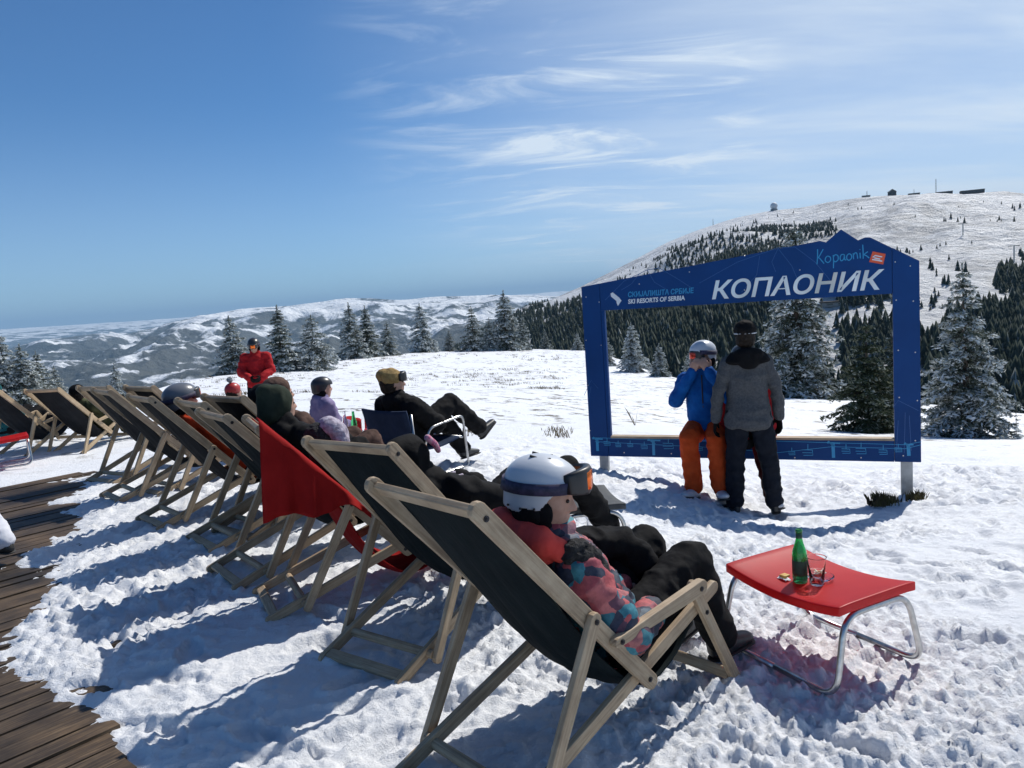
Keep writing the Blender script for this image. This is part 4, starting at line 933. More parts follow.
def mast(px,py,h,label,th_=.5):
    p,rz=ridge_pos(px,py); t=thing('radio_mast',label,'mast',p,rz); 
    for s_ in ((-1,-1),(1,-1),(0,1)):
        b=bmesh.new(); tube(b,[(s_[0]*th_*1.3,s_[1]*th_*1.3,-1),(s_[0]*th_*.5,s_[1]*th_*.5,h)],.22,5); obj('mast_leg',b,M_galv,t)
    b=bmesh.new()
    for i in range(int(h/2.5)):
        z=i*2.5; q=1.3-.8*z/h; q*=th_; tube(b,[(-q,-q,z),(q,-q,z+1.2),(0,q,z+2.4)],.12,4)
    obj('lattice',b,M_galv,t)
mast(936,193,29,'tallest lattice mast on the mountain ridge',.8); mast(867,195,12,'short mast above the small low ridge station',.5); mast(713,221,13,'thin mast on the ridge left of the radar dome',.4)
mast(914,193,11,'short thin mast beside the low dark ridge building',.35)
h=mount_hit(829,306,300,1500)
if h:
    rr0=math.hypot(h.x,h.y); building(829,306,40,8,'long low lift station on the slope seen inside the frame',name='lift_station',roof='flat',rr=rr0)
for px,py,ht,lb in [(1014,262,13,'steel lift pylon on the slope at the right border'),(963,235,11,'small steel lift pylon on the upper right slope')]:
    h=mount_hit(px,py,300,1690)
    if h:
        t=thing('lift_pylon',lb,'pylon',h,math.radians(-30)); b=bmesh.new(); tube(b,[(0,0,-1),(0,0,ht)],.5,8); obj('pole',b,M_galv,t); b=bmesh.new(); tube(b,[(-4,0,ht),(4,0,ht)],.35,6); obj('cross_arm',b,M_galv,t)
# ------------------------------------------------------------ people
M_skin=mottled('skin',(.42,.23,.16),(.50,.29,.21),25,.5,.1,.002,Subsurface_Weight=.08)
M_lips=mat('lips',(.36,.12,.10),.45)
def cloth(name,c1,c2,scale=18,rough=.85,b=.5):
    m=mottled(name,c1,c2,scale,rough,b,.010,scale*1.6); BS(m).inputs['Specular IOR Level'].default_value=.15; return m
M_blk=cloth('black_cloth',(.004,.004,.005),(.007,.007,.008)); M_blk2=cloth('soft_black_cloth',(.006,.006,.007),(.010,.010,.011),9)
def _dull(m):
    BS(m).inputs['Specular IOR Level'].default_value=.12; return m
M_hair=mottled('dark_hair',(.012,.009,.007),(.025,.018,.014),40,.5,.6,.01); M_hairb=mottled('brown_hair',(.05,.03,.02),(.09,.055,.035),40,.5,.6,.01)
_dull(M_hair); _dull(M_hairb); M_gryj=cloth('heathered_grey_jacket',(.065,.068,.072),(.095,.098,.103),60); M_redj=cloth('red_jacket',(.32,.010,.014),(.42,.018,.022),12); M_bluej=cloth('blue_jacket',(.003,.065,.26),(.006,.10,.36),12)
M_org=cloth('orange_trousers',(.48,.055,.010),(.58,.08,.018),12); M_lav=cloth('lavender_jacket',(.18,.15,.27),(.26,.22,.36),14); M_navyt=cloth('navy_black_trousers',(.008,.010,.016),(.013,.016,.024)); M_olive=cloth('olive_trousers',(.05,.055,.025),(.075,.08,.04))
M_teal=cloth('teal_jacket',(.01,.07,.08),(.02,.12,.13)); M_gold=mottled('mustard_knit',(.24,.15,.05),(.33,.22,.08),30,.9,.8,.006,90); M_brn=cloth('brown_jacket',(.06,.035,.028),(.12,.07,.055)); M_whtc=cloth('white_trousers',(.62,.64,.72),(.72,.74,.80),10)
M_hw=mottled('white_helmet_shell',(.50,.53,.58),(.56,.59,.63),3,.32,.02,.001); M_hg=mottled('grey_helmet_shell',(.10,.11,.13),(.14,.15,.17),4,.3,.02,.001); M_hk=mottled('dark_helmet_shell',(.02,.02,.023),(.03,.03,.035),4,.35,.02,.001); M_hgr=cloth('dark_green_fleece',(.016,.024,.016),(.03,.04,.028),10); M_hr=mottled('red_helmet_shell',(.35,.02,.02),(.45,.03,.03),4,.35,.02,.001)
M_strap=mottled('patterned_strap',(.012,.015,.04),(.05,.04,.09),45,.7,.1,.002,90); M_lens=mat('orange_mirror_lens',(.75,.16,.03),.12,.85); M_frame=mat('dark_goggle_frame',(.02,.02,.022),.4); M_boot=mottled('dark_boot',(.015,.015,.016),(.03,.03,.03),20,.45,.2,.003); M_wboot=mottled('white_boot',(.50,.50,.52),(.6,.6,.62),20,.4,.2,.003); M_sole=mat('boot_sole',(.02,.02,.02),.7)
M_corl=cloth('coral_lining',(.62,.055,.045),(.72,.09,.07),10,.8,.5); M_furm=mottled('dark_fur',(.01,.01,.011),(.03,.03,.032),60,.95,1,.012,120)
# printed jacket of the nearest sitter: coral, teal and navy angular patches
M_pat=mat('printed_jacket',(.2,.2,.3),.7)
def _pat():
    m=M_pat; tc=N(m,'ShaderNodeTexCoord'); mp=N(m,'ShaderNodeMapping'); mp.inputs['Rotation'].default_value=(.3,.7,.5); mp.inputs['Scale'].default_value=(11,30,15); LK(m,tc.outputs['Object'],mp.inputs[0])
    nz=N(m,'ShaderNodeTexNoise'); nz.inputs['Scale'].default_value=7; nz.inputs['Detail'].default_value=5; LK(m,tc.outputs['Object'],nz.inputs[0])
    ad=N(m,'ShaderNodeVectorMath',operation='MULTIPLY_ADD'); LK(m,nz.outputs['Color'],ad.inputs[0]); ad.inputs[1].default_value=(1.9,1.9,1.9); LK(m,mp.outputs[0],ad.inputs[2])
    v=N(m,'ShaderNodeTexVoronoi'); v.inputs['Scale'].default_value=1.1; LK(m,ad.outputs[0],v.inputs['Vector'])
    sp=N(m,'ShaderNodeSeparateColor'); LK(m,v.outputs['Color'],sp.inputs[0])
    c=ramp(m,sp.outputs[0],[(0,(.012,.02,.05)),(.22,(.010,.022,.05)),(.26,(.46,.085,.09)),(.46,(.30,.05,.075)),(.50,(.02,.15,.20)),(.70,(.035,.22,.28)),(.74,(.10,.03,.06)),(.84,(.018,.035,.07)),(.9,(.50,.16,.15)),(1,(.40,.10,.11))])
    n2=noise(m,22,5,.7); mx=N(m,'ShaderNodeMix',data_type='RGBA',blend_type='MULTIPLY'); mx.inputs['Factor'].default_value=.8; LK(m,c,mx.inputs['A']); LK(m,ramp(m,n2,[(.35,(.45,.45,.5)),(.6,(1,1,1))]),mx.inputs['B']); LK(m,mx.outputs['Result'],BS(m).inputs['Base Color'])
    bump(m,noise(m,16,5,.6),.6,.012)
_pat()
M_patl=mottled('lavender_print_fleece',(.22,.18,.24),(.50,.46,.54),38,.9,.8,.008,60)
def V3(*a): return Vector(a)
def Rz(d): return Matrix.Rotation(math.radians(d),3,'Z')
def Ry(d): return Matrix.Rotation(math.radians(d),3,'Y')
def Rx(d): return Matrix.Rotation(math.radians(d),3,'X')
def hand_h(wr,dirv,pal,side,curl=25,k=1.0,thumb=1):
    """hulls of a hand: wr wrist, dirv finger direction, pal palm normal; side +1/-1 puts the thumb"""
    d=Vector(dirv).normalized(); n=(Vector(pal)-d*Vector(pal).dot(d)).normalized(); s=d.cross(n)*side; H_=[]
    P=lambda a,b,c: Vector(wr)+(d*a+s*b+n*c)*k
    H_.append([B(P(.0,.015,0),.016*k),B(P(.0,-.015,0),.016*k),B(P(.085,.034,0),.012*k),B(P(.085,-.034,0),.011*k)])
    for i,(b,L) in enumerate([(.034,.068),(.012,.078),(-.011,.072),(-.033,.056)]):
        p=P(.083,b,0); a=math.radians(curl*.6); r=.0095*k*(1 if i<3 else .88)
        for j,f in enumerate((.45,.32,.25)):
            v=(d*math.cos(a)+n*math.sin(a)); q=p+v*L*f*k; H_.append([B(p,r),B(q,r*.92)]); p=q; r*=.92; a+=math.radians(curl)
    p=P(.02,.028,.006); q=P(.055,.058,.018); r_=P(.088,.062,.030); H_+=[[B(p,.014*k),B(q,.0115*k)],[B(q,.0115*k),B(r_,.0095*k)]]
    return H_
def person(label,loc,rz,J,body,head,bodyvox=.011,extra=None,group=None):
    """J joints in the figure's own space (x forward). body: clothing spec, head: headwear spec"""
    Hc=Vector(J['head']); HR=Rz(J.get('yaw',0))@Ry(J.get('nod',0))@Rx(J.get('tilt',0)); k=J.get('k',1.0)
    hp=lambda x,y,z: Hc+HR@Vector((x,y,z))*k
    E_=lambda x,y,z,r: B(hp(x,y,z),tuple(v*k for v in r) if isinstance(r,tuple) else r*k,HR)
    sh=[Vector(J['shR']),Vector(J['shL'])]; nk=Vector(J['neck']); pe=Vector(J['pelvis'])
    up=(nk-pe).normalized(); lf=(sh[1]-sh[0]); lf=(lf-up*lf.dot(up)).normalized(); fwd=lf.cross(up).normalized(); TR=Matrix((fwd,lf,up)).transposed()
    TL=(nk-pe).length; tp=lambda x,y,t: pe+TR@Vector((x,y,0))+up*TL*t
    arms=[(Vector(J['shR']),Vector(J['elR']),Vector(J['haR'])),(Vector(J['shL']),Vector(J['elL']),Vector(J['haL']))]
    legs=[(Vector(J['hiR']) if 'hiR' in J else tp(0,-.09*k,0),Vector(J['knR']),Vector(J['anR'])),(Vector(J['hiL']) if 'hiL' in J else tp(0,.09*k,0),Vector(J['knL']),Vector(J['anL']))]
    bare=body.get('gloves') is None
    Hh=[[E_(-.012,0,.022,(.094,.074,.094)),E_(.02,0,-.01,(.075,.066,.085))],[E_(.02,0,-.03,(.072,.060,.062)),E_(.066,0,-.098,.022),E_(.03,.035,-.085,.020),E_(.03,-.035,-.085,.020)],
        [E_(.090,0,.012,.008),E_(.112,0,-.026,.0095),E_(.088,.014,-.030,.008),E_(.088,-.014,-.030,.008)],
        [E_(.089,.012,-.058,.007),E_(.089,-.012,-.058,.007),E_(.093,0,-.056,.007)],[E_(.085,.012,-.071,.007),E_(.085,-.012,-.071,.007),E_(.090,0,-.070,.007)],
        [E_(.082,.03,.028,.010),E_(.082,-.03,.028,.010),E_(.088,0,.022,.009)],[E_(-.005,.076,-.012,(.016,.007,.028))],[E_(-.005,-.076,-.012,(.016,.007,.028))],
        [E_(-.02,0,-.06,.048),B(nk,.052*k)],
        [B(tp(0,.0,.93),(.07*k,.13*k,.05*k),TR),B(tp(.0,0,.6),(.085*k,.13*k,.08*k),TR)],[B(tp(.0,0,.6),(.085*k,.13*k,.08*k),TR),B(tp(0,0,.05),(.085*k,.125*k,.08*k),TR)]]
    for a in arms: Hh+=[[B(a[0],.042*k),B(a[1],.034*k)],[B(a[1],.034*k),B(a[2],.024*k)]]
    for l in legs: Hh+=[[B(l[0],.070*k),B(l[1],.048*k)],[B(l[1],.048*k),B(l[2],.034*k)]]
    hd=J.get('hands',[None,None]); gl=[]
    for i,a in enumerate(arms):
        d=(a[2]-a[1]).normalized(); pn=Vector(hd[i][1]) if hd[i] else -fwd*.2+lf*(1 if i==0 else -1); dv=Vector(hd[i][0]) if hd[i] else d
        if J.get('hide',(0,0))[i]: Hh.append([B(a[2],.028*k),B(a[2]+d*.06*k,.022*k)]); continue
        hh=hand_h(a[2]+d*.012,dv,pn,(1 if i==0 else -1),J.get('curl',26),k*(.98 if bare else 1.12))
        if bare: Hh+=hh
        else: gl.append(hh); Hh.append([B(a[2],.024*k),B(a[2]+dv.normalized()*.05*k,.016*k)])
    for i,l in enumerate(legs):
        ft=Vector(J['ft'][i]).normalized(); Hh.append([B(l[2],.034*k),B(l[2]+ft*.13*k-Vector((0,0,.045*k)),.022*k)])
    root=blob('person',Hh,M_skin,None,bodyvox*min(1,k+.1),2); tag(root,label,'person',group)
    root.location=loc; root.rotation_euler=(0,0,rz)
    # eyes and lips
    for s_ in (-1,1):
        bm=bmesh.new(); bmesh.ops.create_uvsphere(bm,u_segments=10,v_segments=8,radius=.0075*k,matrix=Matrix.Translation(hp(.0845,s_*.031,.004))); obj('eye',bm,M_eye,root,True)
    b=body; pf=b.get('puff',1.0); jr=b.get('jw',1.0)
    # jacket
    hem=b.get('hem',-.12)
    Jh=[[B(tp(.0,.0,.90),(.085*k*jr,.165*k,.06*k),TR),B(tp(.015,0,.62),(.125*k*jr,.175*k,.10*k),TR)],[B(tp(.015,0,.62),(.125*k*jr,.175*k,.10*k),TR),B(tp(.02,0,.25),(.125*k*jr,.165*k,.08*k),TR)],[B(tp(.02,0,.25),(.125*k*jr,.165*k,.08*k),TR),B(tp(.015,0,hem),(.138*k*jr*b.get('hemr',1),.182*k*b.get('hemr',1)**.5,.035*k),TR)]]
    for i,a in enumerate(arms):
        r1,r2,r3=(.072*k*pf,.060*k*pf,.044*k*pf); Jh+=[[B(tp(0,(-.08 if i==0 else .08)*k,.86),.065*k*pf),B(a[0],r1)],[B(a[0],r1),B(a[1],r2)],[B(a[1],r2),B(a[2]-(a[2]-a[1]).normalized()*.0,r3)]]
    Jh.append([B(nk-up*.02,(.085*k,.09*k,.03*k),TR),B(nk+up*b.get('collar',.045)*k,(.070*k,.072*k,.018*k),TR)])
    if b.get('hood'): Jh.append([B(nk-fwd*.055*k-up*.01,(.065*k,.115*k,.075*k),TR),B(nk-fwd*.09*k-up*.08*k,(.04*k,.085*k,.05*k),TR)])
    jk=blob('jacket',Jh,b['jacket'],root,b.get('vox',.013),3,b.get('wr',.014),b.get('wf',12),3,b.get('wr2',.006),38)
    if b.get('zip'):
        bm=bmesh.new(); tube(bm,[tp((.105+.035*math.sin(math.pi*min(1,(1-t_)*1.1)))*k*jr+.006,0,t_) for t_ in [hem+(1.0-hem)*q/12 for q in range(13)]],.006,6); obj('zip',bm,M_sole,jk,True)
    # trousers
    tr=b.get('tw',1.0); Th=[[B(tp(0,0,.10),(.105*k,.150*k,.05*k),TR),B(tp(0,0,-.03),(.118*k,.155*k,.085*k),TR),B(legs[0][0],.085*k),B(legs[1][0],.085*k)]]
    for l in legs:
        sh_=(l[2]-l[1]).normalized(); Th+=[[B(l[0],.095*k*min(tr,1.0)),B(l[0].lerp(l[1],.35),.090*k*tr)],[B(l[0].lerp(l[1],.35),.090*k*tr),B(l[1],.072*k*tr)],[B(l[1],.072*k*tr),B(l[2]-sh_*.03*k,.066*k*tr)]]
    blob('trousers',Th,b['trousers'],root,b.get('vox',.013),3,.014,11,7,.006,36)
    for i,l in enumerate(legs):
        ft=Vector(J['ft'][i]).normalized(); sh_=(l[2]-l[1]).normalized(); dn=(sh_-ft*sh_.dot(ft)).normalized(); sd_=ft.cross(dn)
        FR=Matrix((ft,sd_,-dn)).transposed(); bk=b.get('boot',1.0)*k
        Bh=[[B(l[2]-sh_*.09*k,.052*bk),B(l[2]+dn*.0,.050*bk),B(l[2]-ft*.025*bk+dn*.045*bk,(.045*bk,.040*bk,.028*bk),FR)],[B(l[2]+dn*.02*bk,(.055*bk,.044*bk,.035*bk),FR),B(l[2]+ft*.15*bk+dn*.048*bk,(.045*bk,.046*bk,.024*bk),FR),B(l[2]-ft*.02*bk+dn*.05*bk,(.045*bk,.040*bk,.024*bk),FR)]]
        bo_=blob('boot',Bh,b.get('bootm',M_boot),root,.010,2)
        bm=bmesh.new(); pts=B(l[2]+ft*.155*bk+dn*.072*bk,(.045*bk,.047*bk,.010*bk),FR)+B(l[2]-ft*.03*bk+dn*.072*bk,(.042*bk,.041*bk,.010*bk),FR); hull(bm,pts); obj('sole',bm,M_sole,bo_,True)
    for i,hh in enumerate(gl): blob('glove',hh,b['gloves'],root,.0075,2)
    # headwear
    global _SPH; _SPH=_HI
    h=head; kd=h.get('kind')
    if kd=='helmet':
        sz=h.get('s',1.0)
        def fn(co,no):
            L=(co-np.array(Hc))@np.array(HR)/k/sz
            return co
        Sh=[[E_(-.018,0,.042,(.128*sz,.106*sz,.112*sz))]]
        he=blob('helmet',[[E_(-.012,0,.046,(.134*sz,.108*sz,.100*sz)),E_(-.035,0,-.035,(.104*sz,.100*sz,.05*sz))]],h['m'],root,.0048 if h.get('detail') else .007,9 if h.get('detail') else 6)
        # trim the shell along the brow, around the ears and at the nape
        me=he.data; bm=bmesh.new(); bm.from_mesh(me); inv=HR.transposed()
        def cut(v):
            q=inv@(v.co-Hc)/k/sz
            if q.x>.045: return q.z<.040
            if q.x>-.005: return q.z<.040-(.045-q.x)*1.5
            if q.x>-.06: return q.z<h.get('cutz',-.066)+.018
            return q.z<h.get('cutz',-.066)
        bmesh.ops.delete(bm,geom=[v for v in bm.verts if cut(v)],context='VERTS'); bm.to_mesh(me); bm.free()
        so_=he.modifiers.new('wall','SOLIDIFY'); so_.thickness=.012; so_.offset=-1
        # strap band of the goggles around the shell
        if h.get('goggles'):
            zc=h.get('gz',.030); band=[];Mx=h.get('strap',M_strap)
            bm=bmesh.new(); n=44; R1=[];
            for j in range(n):
                a=math.radians(38+ (360-76)*j/(n-1)); dx=math.cos(a)*.1345*sz-.018; dy=math.sin(a)*.1125*sz; zz=zc*sz+.016*math.cos(a)
                row=[bm.verts.new(hp(dx*f_,dy*f_,zz+w_)) for w_,f_ in ((-.020,1.012),(.020,1.005),(.020,.97),(-.020,.97))]; R1.append(row)
            for j in range(n-1):
                for q in range(4): bm.faces.new((R1[j][q],R1[j][(q+1)%4],R1[j+1][(q+1)%4],R1[j+1][q]))
            bm.faces.new(R1[0]); bm.faces.new(R1[-1][::-1]); bmesh.ops.recalc_face_normals(bm,faces=bm.faces); obj('goggle_strap',bm,Mx,he,True)
            bm=bmesh.new()
            if h.get('detail'):
                for s_ in (-1,1):
                    for (ax,az) in ((70,-.030),(92,-.038),(118,-.040)):
                        a=math.radians(ax+20); bm2=bmesh.new(); bmesh.ops.create_uvsphere(bm2,u_segments=8,v_segments=6,radius=.0045,matrix=Matrix.Translation(hp(math.cos(a)*.125*sz-.018,s_*math.sin(a)*.108*sz,az+.01))); obj('rivet',bm2,M_sole,he,True)
                for q in range(4):
                    bm2=bmesh.new(); box(bm2,(0,0,0),(.030,.008,.008),None,.0015); bmesh.ops.transform(bm2,matrix=Matrix.Translation(hp(-.03+.022*(q%2)*2-.02,(-.03 if q<2 else .03),.1385))@HR.to_4x4()@Matrix.Rotation(math.radians(-8 if q%2 else 8),4,'Y'),verts=bm2.verts); obj('vent',bm2,M_sole,he)
            bm.free()
        if h.get('pads',True): blob('ear_pads',[[E_(-.035,.088,-.055,(.042,.018,.048)),E_(-.05,.07,-.075,(.03,.02,.03))],[E_(-.035,-.088,-.055,(.042,.018,.048)),E_(-.05,-.07,-.075,(.03,.02,.03))],[E_(-.07,0,-.055,(.035,.07,.05)),E_(-.06,.05,-.06,.04),E_(-.06,-.05,-.06,.04)]],M_blk,root,.008,2)
    if kd=='beanie': blob('beanie',[[E_(-.025,0,.06,(.105,.092,.085)),E_(-.02,0,.02,(.102,.088,.03))]]+([[E_(-.07,0,.085,(.075,.075,.06)),E_(-.03,0,.06,(.10,.09,.07))]] if h.get('slouch') else []),h['m'],root,.008,2,.006,22,2,.003,60)
    if h.get('band'): 
        blob('hat_band',[[E_(-.02,0,.030,(.113,.099,.020))]],h['band'],root,.006,1)
    if kd=='pom': blob('helmet',[[E_(-.02,0,.045,(.115,.10,.10))]],h['m'],root,.008,2); q=blob('pompom',[[E_(-.03,0,.185,(.036,.036,.036))]],h['pm'],root,.006,1,.008,40)
    if kd=='hood': blob('hood',[[E_(-.03,0,.03,(.108,.098,.100)),E_(-.05,0,-.06,(.095,.10,.07)),E_(-.085,0,.095,(.055,.05,.05))]],h['m'],root,.010,3,.008,14)
    if h.get('hair'): blob('hair',[[E_(-.035,0,.03,(.092,.083,.088)),E_(-.045,0,-.04,(.07,.078,.06))]]+([[E_(-.05,0,-.04,(.06,.075,.05)),E_(-.06,0,-.16,(.045,.075,.05))]] if h.get('long') else []),h['hair'],root,.009,2,.006,35,1,.004,80)
    _SPH=_LO
    if h.get('goggles'):
        gx,gz=h.get('gp',(.0,.0)); bm=bmesh.new(); GR=HR@Ry(h.get('gtilt',0)); c0=hp(.0+gx,0,.0+gz)
        gp=lambda x,y,z: c0+GR@Vector((x,y,z))*k
        def gl_s(rad,w_,hh_,th_,n=14):
            rows=[]
            for j in range(n+1):
                t=-1+2*j/n; a=t*math.radians(62); x=math.cos(a)*rad; y=math.sin(a)*w_; hz_=hh_*(1-.30*abs(t)**3); nose=.014*max(0,1-abs(t)*4)
                rows.append([gp(x,y,hz_),gp(x+th_,y*1.01,hz_*.8),gp(x+th_,y*1.01,(-hz_+nose)*.8),gp(x,y,-hz_+nose),gp(x-.022,y*.98,-hz_+nose),gp(x-.022,y*.98,hz_)])
            b_=bmesh.new(); R_=[[b_.verts.new(p) for p in r] for r in rows]
            for j in range(n):
                for q in range(6): b_.faces.new((R_[j][q],R_[j][(q+1)%6],R_[j+1][(q+1)%6],R_[j+1][q]))
            b_.faces.new(R_[0]); b_.faces.new(R_[-1][::-1]); bmesh.ops.recalc_face_normals(b_,faces=b_.faces); return b_
        bm.free(); g_=obj('goggles',gl_s(.118,.092,.046,.004),h.get('gfm',M_frame),root,True)
        b2=gl_s(.1215,.085,.036,.0035); obj('lens',b2,h.get('lens',M_lens),g_,True)
    if extra: extra(root,hp,tp,TR,HR)
    return root
M_eye=mat('eye',(.03,.02,.015),.15)
def recline(**o):
    J=dict(head=(-.16,0,1.0),yaw=-10,nod=-6,neck=(-.17,0,.85),pelvis=(.22,0,.33),shR=(-.10,-.19,.76),shL=(-.10,.19,.76),elR=(.06,-.27,.52),elL=(.06,.27,.52),haR=(.28,-.13,.47),haL=(.28,.13,.47),
        knR=(.62,-.11,.50),knL=(.62,.12,.51),anR=(.80,-.13,.10),anL=(.80,.14,.10),ft=[(1,-.1,.05),(1,.1,.05)]); J.update(o); return J
def root_of(c): return (c[0],c[1],cz(c)+.005),math.radians(90-c[2])
# the nearest sitter
def lap(root,hp,tp,TR,HR):
    for s_ in (-1,1): blob('helmet_liner',[[B(hp(-.045,s_*.074,-.045),(.05,.022,.055),HR),B(hp(.012,s_*.070,-.050),(.035,.018,.050),HR)],[B(hp(.0,s_*.066,-.07),(.035,.018,.035),HR),B(hp(.035,s_*.045,-.105),(.022,.018,.018),HR)]],M_blk,root,.007,2)
    blob('scarf_collar',[[B(tp(.02,0,1.0),(.080,.083,.025),TR),B(tp(.05,0,.94),(.09,.10,.03),TR)]],M_pat,root,.010,2,.008,18)
    blob('coral_hood',[[B((-.215,-.10,.785),(.05,.05,.045)),B((-.225,.08,.80),(.05,.06,.045))],[B((-.215,-.10,.785),(.05,.045,.04)),B((-.165,-.145,.75),(.035,.025,.028))],[B((-.225,.08,.825),(.05,.06,.045)),B((-.12,.13,.79),(.05,.04,.035))],[B((-.20,-.06,.75),(.05,.07,.05)),B((-.19,.06,.74),(.05,.08,.05))]],M_corl,root,.009,2,.010,16)
    blob('fur_trim',[[B((-.13,-.175,.745),(.055,.03,.035)),B((-.085,-.195,.70),(.05,.028,.04))],[B((-.085,-.195,.70),(.045,.026,.04)),B((-.05,-.20,.655),(.035,.022,.035))]],M_furm,root,.008,1,.012,45)
loc,rz=root_of(C1)
J=recline(head=(-.10,-.01,.905),yaw=-52,nod=11,neck=(-.135,0,.765),pelvis=(.18,0,.31),shR=(-.115,-.165,.665),shL=(-.085,.19,.69),elR=(.03,-.25,.425),elL=(.12,.27,.50),haR=(.27,-.16,.40),haL=(.34,.06,.43),knR=(.615,-.10,.495),knL=(.60,.12,.515),anR=(.76,-.13,.11),anL=(.78,.10,.11),hide=(1,1))
P1=person('person in white ski helmet and coral and teal printed jacket in the nearest deck chair',loc,rz,J,dict(jacket=M_pat,collar=.015,trousers=M_blk2,puff=.98,wr=.018,wf=15,wr2=.007,vox=.008,gloves=M_blk,hem=-.02,bootm=M_boot),dict(kind='helmet',m=M_hw,goggles=True,gp=(.036,.064),gtilt=-12,s=1.02,detail=True,gz=.046,cutz=-.046,hair=M_hair),.0065,lap)
# black puffer coat lying on the lap
cb=blob('puffer_coat',[[B((.12,.20,.60),(.07,.05,.06)),B((.28,.17,.60),(.08,.07,.05))],[B((.28,.17,.60),(.08,.07,.05)),B((.42,.10,.58),(.06,.07,.05))],[B((.42,.10,.58),(.06,.07,.05)),B((.46,.03,.50),(.05,.06,.06))]],M_blk,None,.009,2,.016,17)
cb.location=loc; cb.rotation_euler=(0,0,rz); tag(cb,'black puffer coat bundled on the lap of the person in the printed jacket','coat')
# second chair
loc,rz=root_of(C2)
J=recline(head=(-.185,.03,.865),yaw=5,nod=-18,neck=(-.17,0,.77),shR=(-.08,-.19,.70),shL=(-.08,.19,.70),knR=(.84,-.20,.60),knL=(.74,.08,.56),anR=(1.24,-.24,.15),anL=(1.12,.02,.11),elR=(.10,-.33,.60),haR=(.36,-.30,.60),hands=[((1,.1,.0),(0,0,-1)),None],hide=(0,1))
person('person in black with a pink edged hood lying in the second deck chair',loc,rz,J,dict(jacket=M_blk2,trousers=M_blk,hood=True,bootm=M_wboot,wr=.014),dict(kind='hood',m=M_blk,hair=M_hair),.009,
  lambda root,hp,tp,TR,HR: blob('pink_trim',[[B(hp(.03,-.105,.10),.018),B(hp(.06,-.112,.05),.016)],[B(hp(.06,-.112,.05),.016),B(hp(.085,-.10,.0),.014)]],cloth('pink_fleece',(.50,.08,.20),(.65,.45,.5),50),root,.006,1))
# red chair
loc,rz=root_of(C3)
J=recline(head=(-.20,.14,.85),neck=(-.18,.08,.73),pelvis=(.22,0,.26),shR=(-.06,-.18,.68),shL=(-.06,.19,.68),elR=(.14,-.27,.50),haR=(.40,-.20,.53),knR=(.60,-.13,.50),knL=(.6,.1,.48),yaw=10,k=.95)
person('person with dark curly hair and a lavender fleece hat in the red deck chair',loc,rz,J,dict(jacket=M_blk2,trousers=M_blk,gloves=M_patl,wr=.012),dict(kind=None,hair=M_furm,long=True),.011,
  lambda root,hp,tp,TR,HR: blob('fleece_hood',[[B(hp(.03,-.02,.085),(.06,.08,.05)),B(hp(.07,-.045,.02),(.05,.06,.07))],[B(hp(.07,-.045,.02),(.05,.06,.07)),B(hp(.06,-.05,-.10),(.05,.07,.07))]],M_patl,root,.009,2,.010,26))
loc,rz=root_of(C4)
J=recline(head=(-.16,.08,1.01),neck=(-.15,.03,.88),shR=(-.07,-.20,.79),shL=(-.07,.2,.79),yaw=0,nod=0)
person('person in a dark jacket and dark green fleece hood, seated just beyond the red chair',loc,rz,J,dict(jacket=M_blk2,trousers=M_blk,gloves=M_blk,puff=1.15,hood=True),dict(kind='hood',m=M_hgr,hair=M_hair),.012)
loc,rz=root_of(C5)
J=recline(head=(-.05,.0,.94),neck=(-.08,0,.81),shR=(.0,-.19,.72),shL=(.0,.19,.72))
person('person in a black jacket slumped low in the second black chair beyond the red one',loc,rz,J,dict(jacket=M_blk,trousers=M_blk2,gloves=M_blk,puff=1.2),dict(kind='beanie',m=M_blk,hair=M_hair),.013)
loc,rz=root_of(C6)
J=recline(head=(-.24,.12,.93),neck=(-.20,.06,.80),shR=(-.12,-.17,.73),shL=(-.12,.21,.73),elR=(.08,-.28,.62),haR=(.30,-.16,.55))
person('person in a shiny grey helmet and orange-red jacket lying in the long row',loc,rz,J,dict(jacket=cloth('orange_red_jacket',(.55,.05,.015),(.65,.08,.025),12),trousers=M_blk,gloves=M_blk,hood=True),dict(kind='helmet',m=M_hg,goggles=True,gp=(.028,.045),s=1.1),.012)
loc,rz=root_of(CL2)
loc=(loc[0],loc[1],loc[2]-.06)
J=recline(head=(-.10,0,.80),neck=(-.10,0,.69),shR=(-.04,-.18,.62),shL=(-.04,.18,.62),knR=(.60,-.14,.56),knL=(.66,.14,.54),anR=(.78,-.16,.20),anL=(.86,.14,.16),haR=(.50,-.16,.62),elR=(.2,-.28,.55))
person('person in olive trousers and black gloves lying in the pale deck chair',loc,rz,J,dict(jacket=M_olive,trousers=M_olive,gloves=M_blk,puff=1.15,tw=1.15),dict(kind='beanie',m=M_blk,hair=M_hair),.013)
loc,rz=root_of(CL1); loc=(loc[0]-.72,loc[1]+.35,loc[2]-.05)
J=recline(head=(.02,0,.84),neck=(.0,0,.72),pelvis=(.12,0,.30),shR=(.02,-.2,.64),shL=(.02,.2,.64))
person('person in a teal jacket sitting by the red bench at the left edge',loc,rz,J,dict(jacket=M_teal,trousers=M_blk,gloves=M_blk),dict(kind='beanie',m=M_teal,hair=M_hair),.013)
